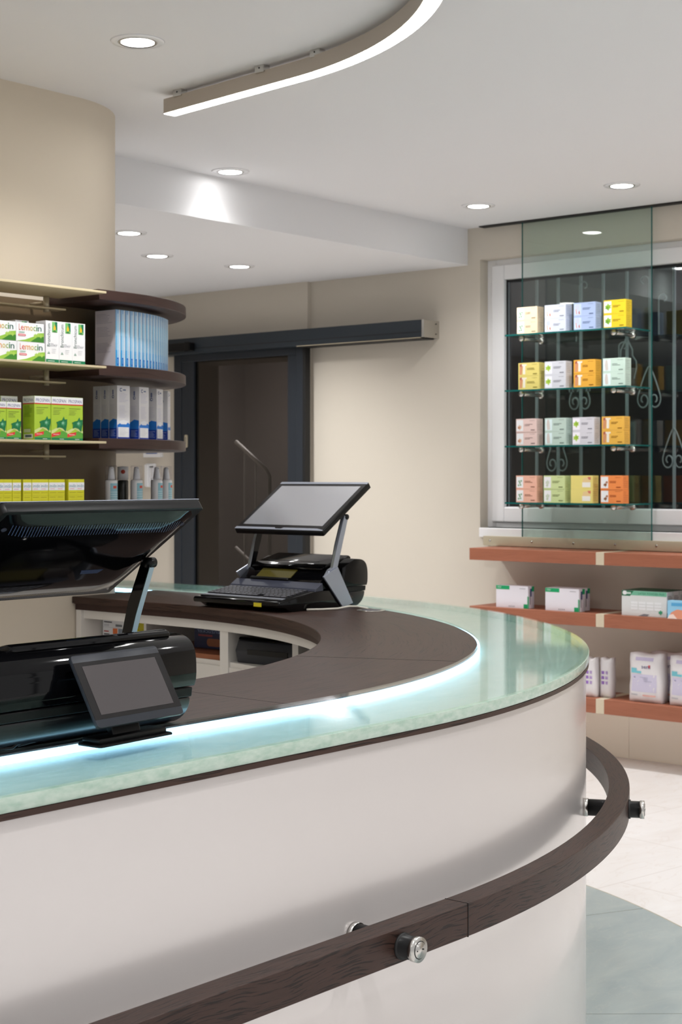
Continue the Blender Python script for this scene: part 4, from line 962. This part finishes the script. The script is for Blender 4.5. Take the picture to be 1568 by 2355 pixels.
def pad_pack(w_, d_, h_, deco):
    """soft plastic pack: a pillow-like bag with a wrinkled, slightly bulging skin"""
    b = MB(); nx, nz, ny = 10, 14, 5
    def pt(u, v_, s_):   # u,v in 0..1 on front/back
        e = (1 - abs(2 * u - 1) ** 5) * (1 - abs(2 * v_ - 1) ** 6)
        wv = 1 + .02 * math.sin(v_ * 9 + u * 4)
        x = (u - .5) * w_ * (1 - .05 * v_ ** 2) * wv; z = v_ * h_
        return Vector((x, s_ * (d_ / 2 * (.62 + .38 * e) + .0015 * math.sin(u * 17 + v_ * 23)), z + .004 * math.sin(u * 8) * (v_ > .95)))
    G = {}
    for s_ in (-1, 1):
        for i in range(nx + 1):
            for j in range(nz + 1): G[s_, i, j] = b.bm.verts.new(pt(i / nx, j / nz, s_))
    mw = mat('white_plastic_film', (232, 228, 230), .3)
    for s_ in (-1, 1):
        for i in range(nx):
            for j in range(nz):
                q = (G[s_, i, j], G[s_, i + 1, j], G[s_, i + 1, j + 1], G[s_, i, j + 1]); b.face(q if s_ < 0 else q[::-1], mw).smooth = True
    for j in range(nz):
        b.face((G[-1, 0, j], G[-1, 0, j + 1], G[1, 0, j + 1], G[1, 0, j]), mw); b.face((G[-1, nx, j], G[1, nx, j], G[1, nx, j + 1], G[-1, nx, j + 1]), mw)
    for i in range(nx):
        b.face((G[-1, i, 0], G[1, i, 0], G[1, i + 1, 0], G[-1, i + 1, 0]), mw); b.face((G[-1, i, nz], G[-1, i + 1, nz], G[1, i + 1, nz], G[1, i, nz]), mw)
    for args in deco:
        u0, u1, v0, v1, m = args[:5]
        if len(args) > 5:
            vs, fs = text_mesh(args[5]); L_ = [b.bm.verts.new(pt(u0 + (u1 - u0) * a_, v0 + (v1 - v0) * c_, -1) + Vector((0, -.0016, 0))) for a_, c_ in vs]
            for f in fs: b.face([L_[i] for i in f], m)
        else:
            n_ = 6; rows = [[b.bm.verts.new(pt(u0 + (u1 - u0) * i / n_, v0 + (v1 - v0) * j / n_, -1) + Vector((0, -.0012, 0))) for i in range(n_ + 1)] for j in range(n_ + 1)]
            for j in range(n_):
                for i in range(n_): b.face((rows[j][i], rows[j][i + 1], rows[j + 1][i + 1], rows[j + 1][i]), m)
    return b
LIL = C(208, 202, 224)
deco = [(.10, .88, .22, .58, LIL), (.22, .80, .86, .93, C(198, 188, 216)), (.08, .28, .60, .70, C(120, 200, 214)), (.28, .42, .60, .645, C(120, 200, 214)), (.42, .70, .70, .775, C(52, 40, 110), 'seni'), (.64, .70, .715, .775, C(220, 90, 80)),
        (.18, .30, .50, .53, C(150, 144, 180)), (.36, .70, .50, .525, C(180, 176, 200)), (.36, .66, .465, .485, C(180, 176, 200)), (.36, .74, .43, .45, C(180, 176, 200)), (.45, .85, .13, .165, C(240, 190, 180)), (.08, .30, .14, .17, C(200, 200, 206))]
for i, (x, y, rz, l) in enumerate(((6.675, 3.674, -PI / 2, 'white padded incontinence pack, left one of the front pair'), (6.675, 3.46, -PI / 2, 'white padded incontinence pack cut by the right picture edge'), (6.78, 3.62, -PI / 2 + .1, 'white padded pack behind the front pair against the wall'))):
    o = pad_pack(.172, .095, .232, deco).build('pad_pack', smooth=.9); put(o, (x, y, .3225), rz, l, 'care pack', 'white padded packs on the lowest wooden shelf')
PUR = C(150, 110, 190)
deco2 = [(.2, .45, .60 - .13 * k, .68 - .13 * k, PUR) for k in range(3)] + [(.55, .75, .60 - .13 * k, .68 - .13 * k, C(176, 150, 200)) for k in range(3)]
for i, (x, y, l) in enumerate(((6.69, 3.905, 'narrow white pack with purple print behind the counter edge'), (6.66, 3.975, 'narrow white pack nearly hidden by the counter edge'))):
    o = pad_pack(.065, .06, .19, deco2).build('pad_pack', smooth=.9); put(o, (x, y, .3225), -PI / 2, l, 'care pack', 'narrow white packs on the lowest wooden shelf')

# ------------------------------------------------------------------ ceiling lights
def downlight(x, y, z, label, tilt=0, watts=SPOT_W):
    t = thing('downlight', label, 'ceiling light', (x, y, z), 0, 'round recessed ceiling lights')
    b = MB(); b.lathe([(.050, -.0012), (.060, -.004), (.080, -.0035), (.083, -.0002)], M_white, 40); b.build('trim_ring', t, smooth=.8)
    b = MB(); b.lathe([(.0505, -.003), (.056, -.0065), (.060, -.004)], M_steel, 40); b.build('inner_ring', t, smooth=.8)
    b = MB(); b.lathe([(.0005, -.0045), (.049, -.0045), (.052, -.001)], M_disc, 40); b.build('lamp_face', t)
    ld = bpy.data.lights.new('lamp', 'SPOT'); ld.energy = watts; ld.spot_size = math.radians(135); ld.spot_blend = .9; ld.shadow_soft_size = .05; ld.color = (1, .995, .985)
    lo = bpy.data.objects.new('lamp', ld); COL.objects.link(lo); lo.parent = t; lo.location = (0, 0, -.03)
    return t
downlight(3.259, 3.538, ZC, 'recessed round ceiling light above the near arm, left of the linear lamp', watts=26)
downlight(4.908, 4.738, ZC, 'recessed round ceiling light casting a bright patch on the soffit', watts=3)
downlight(6.311, 4.409, ZC, 'recessed round ceiling light close to the end of the soffit', watts=22)
downlight(6.287, 3.598, ZC, 'recessed round ceiling light nearest the right picture edge', watts=22)
downlight(4.937, 5.418, ZL, 'recessed round light in the lower ceiling right beside the pier')
downlight(5.546, 5.874, ZL, 'small recessed light in the lower ceiling, middle of three')
downlight(6.106, 5.827, ZL, 'faint recessed light in the lower ceiling, rightmost of three')
for i, (x, y) in enumerate(((1.6, 3.4), (.2, 3.4), (1.2, 1.0), (2.8, .8), (4.4, 1.2), (6.24, 2.4), (6.24, 1.0), (-.8, 1.2), (0, -1.2), (2.2, -1.4), (4.6, -1.2))):
    downlight(x, y, ZC, ['over the near end of the counter', 'over the far left of the counter', 'over the photographer', 'right of the photographer', 'over the aisle before the window wall', 'by the window wall, first off frame', 'by the window wall, second off frame', 'left of the photographer', 'by the open side, left one', 'by the open side, middle one', 'by the open side, right one'][i] + ', recessed round ceiling light', watts=18 if i < 2 else SPOT_W)
for i, (x, y) in enumerate(((4.6, 7.2), (2.5, 6.4))):
    downlight(x, y, ZL, ('rear', 'left')[i] + ' recessed round light deep in the back room')
# linear lamp: a straight piece and a curved piece
def lamp_path(i0, i1):
    out = []
    ax, ay = 3.712, 3.292; d = Vector((-.113, -.9936)); nn = Vector((-.9936, .113)); R = 1.42
    st = Vector((3.788, 3.950))
    if i0 == 0:
        for k in range(5): p_ = st.lerp(Vector((ax, ay)), k / 4); out.append((p_.x, p_.y, -nn.x, -nn.y))
    else:
        c = Vector((ax, ay)) + nn * R
        for k in range(61):
            a = 2.2 * k / 60; rel = (-nn) * math.cos(a) + d * math.sin(a); p_ = c + rel * R; out.append((p_.x, p_.y, rel.x, rel.y))
    return out
for i, lab in enumerate(('straight end section of the slim linear ceiling lamp', 'curved section of the slim linear ceiling lamp')):
    t = thing('linear_lamp', lab, 'ceiling light', group='linear ceiling lamp over the counter')
    pth = lamp_path(i, 0)
    b = MB(); b.sweep(pth, [(-.026, 2.656), (-.026, 2.706), (.026, 2.706), (.026, 2.656), (.0235, 2.656), (.0235, 2.66), (-.0235, 2.66), (-.0235, 2.656)], M_lampb); b.build('lamp_housing', t, smooth=.6)
    b = MB(); b.sweep(pth, [(-.0232, 2.6545), (-.0232, 2.659), (.0232, 2.659), (.0232, 2.6545)], M_line); b.build('diffuser', t, smooth=.6)
    ks = ((3.778, 3.87), (3.728, 3.44)) if i == 0 else ((3.700, 3.18),)
    for x, y in ks:
        b = MB(); b.box(-.018, .012, -.02, .02, 2.700, ZC, M_steel, .001); b.cyl((-.018, 0, 2.715), (-.0185, 0, 2.715), .003, M_blkm, 8); b.build('mounting_clip', t, loc=(x - .014, y, 0))
# unseen fill light added in the stair hall so the railing shows
ld = bpy.data.lights.new('stair_fill', 'AREA'); ld.energy = 70; ld.size = .5; lo = bpy.data.objects.new('stair_fill', ld); COL.objects.link(lo); lo.location = (8.3, 7.9, 2.65)
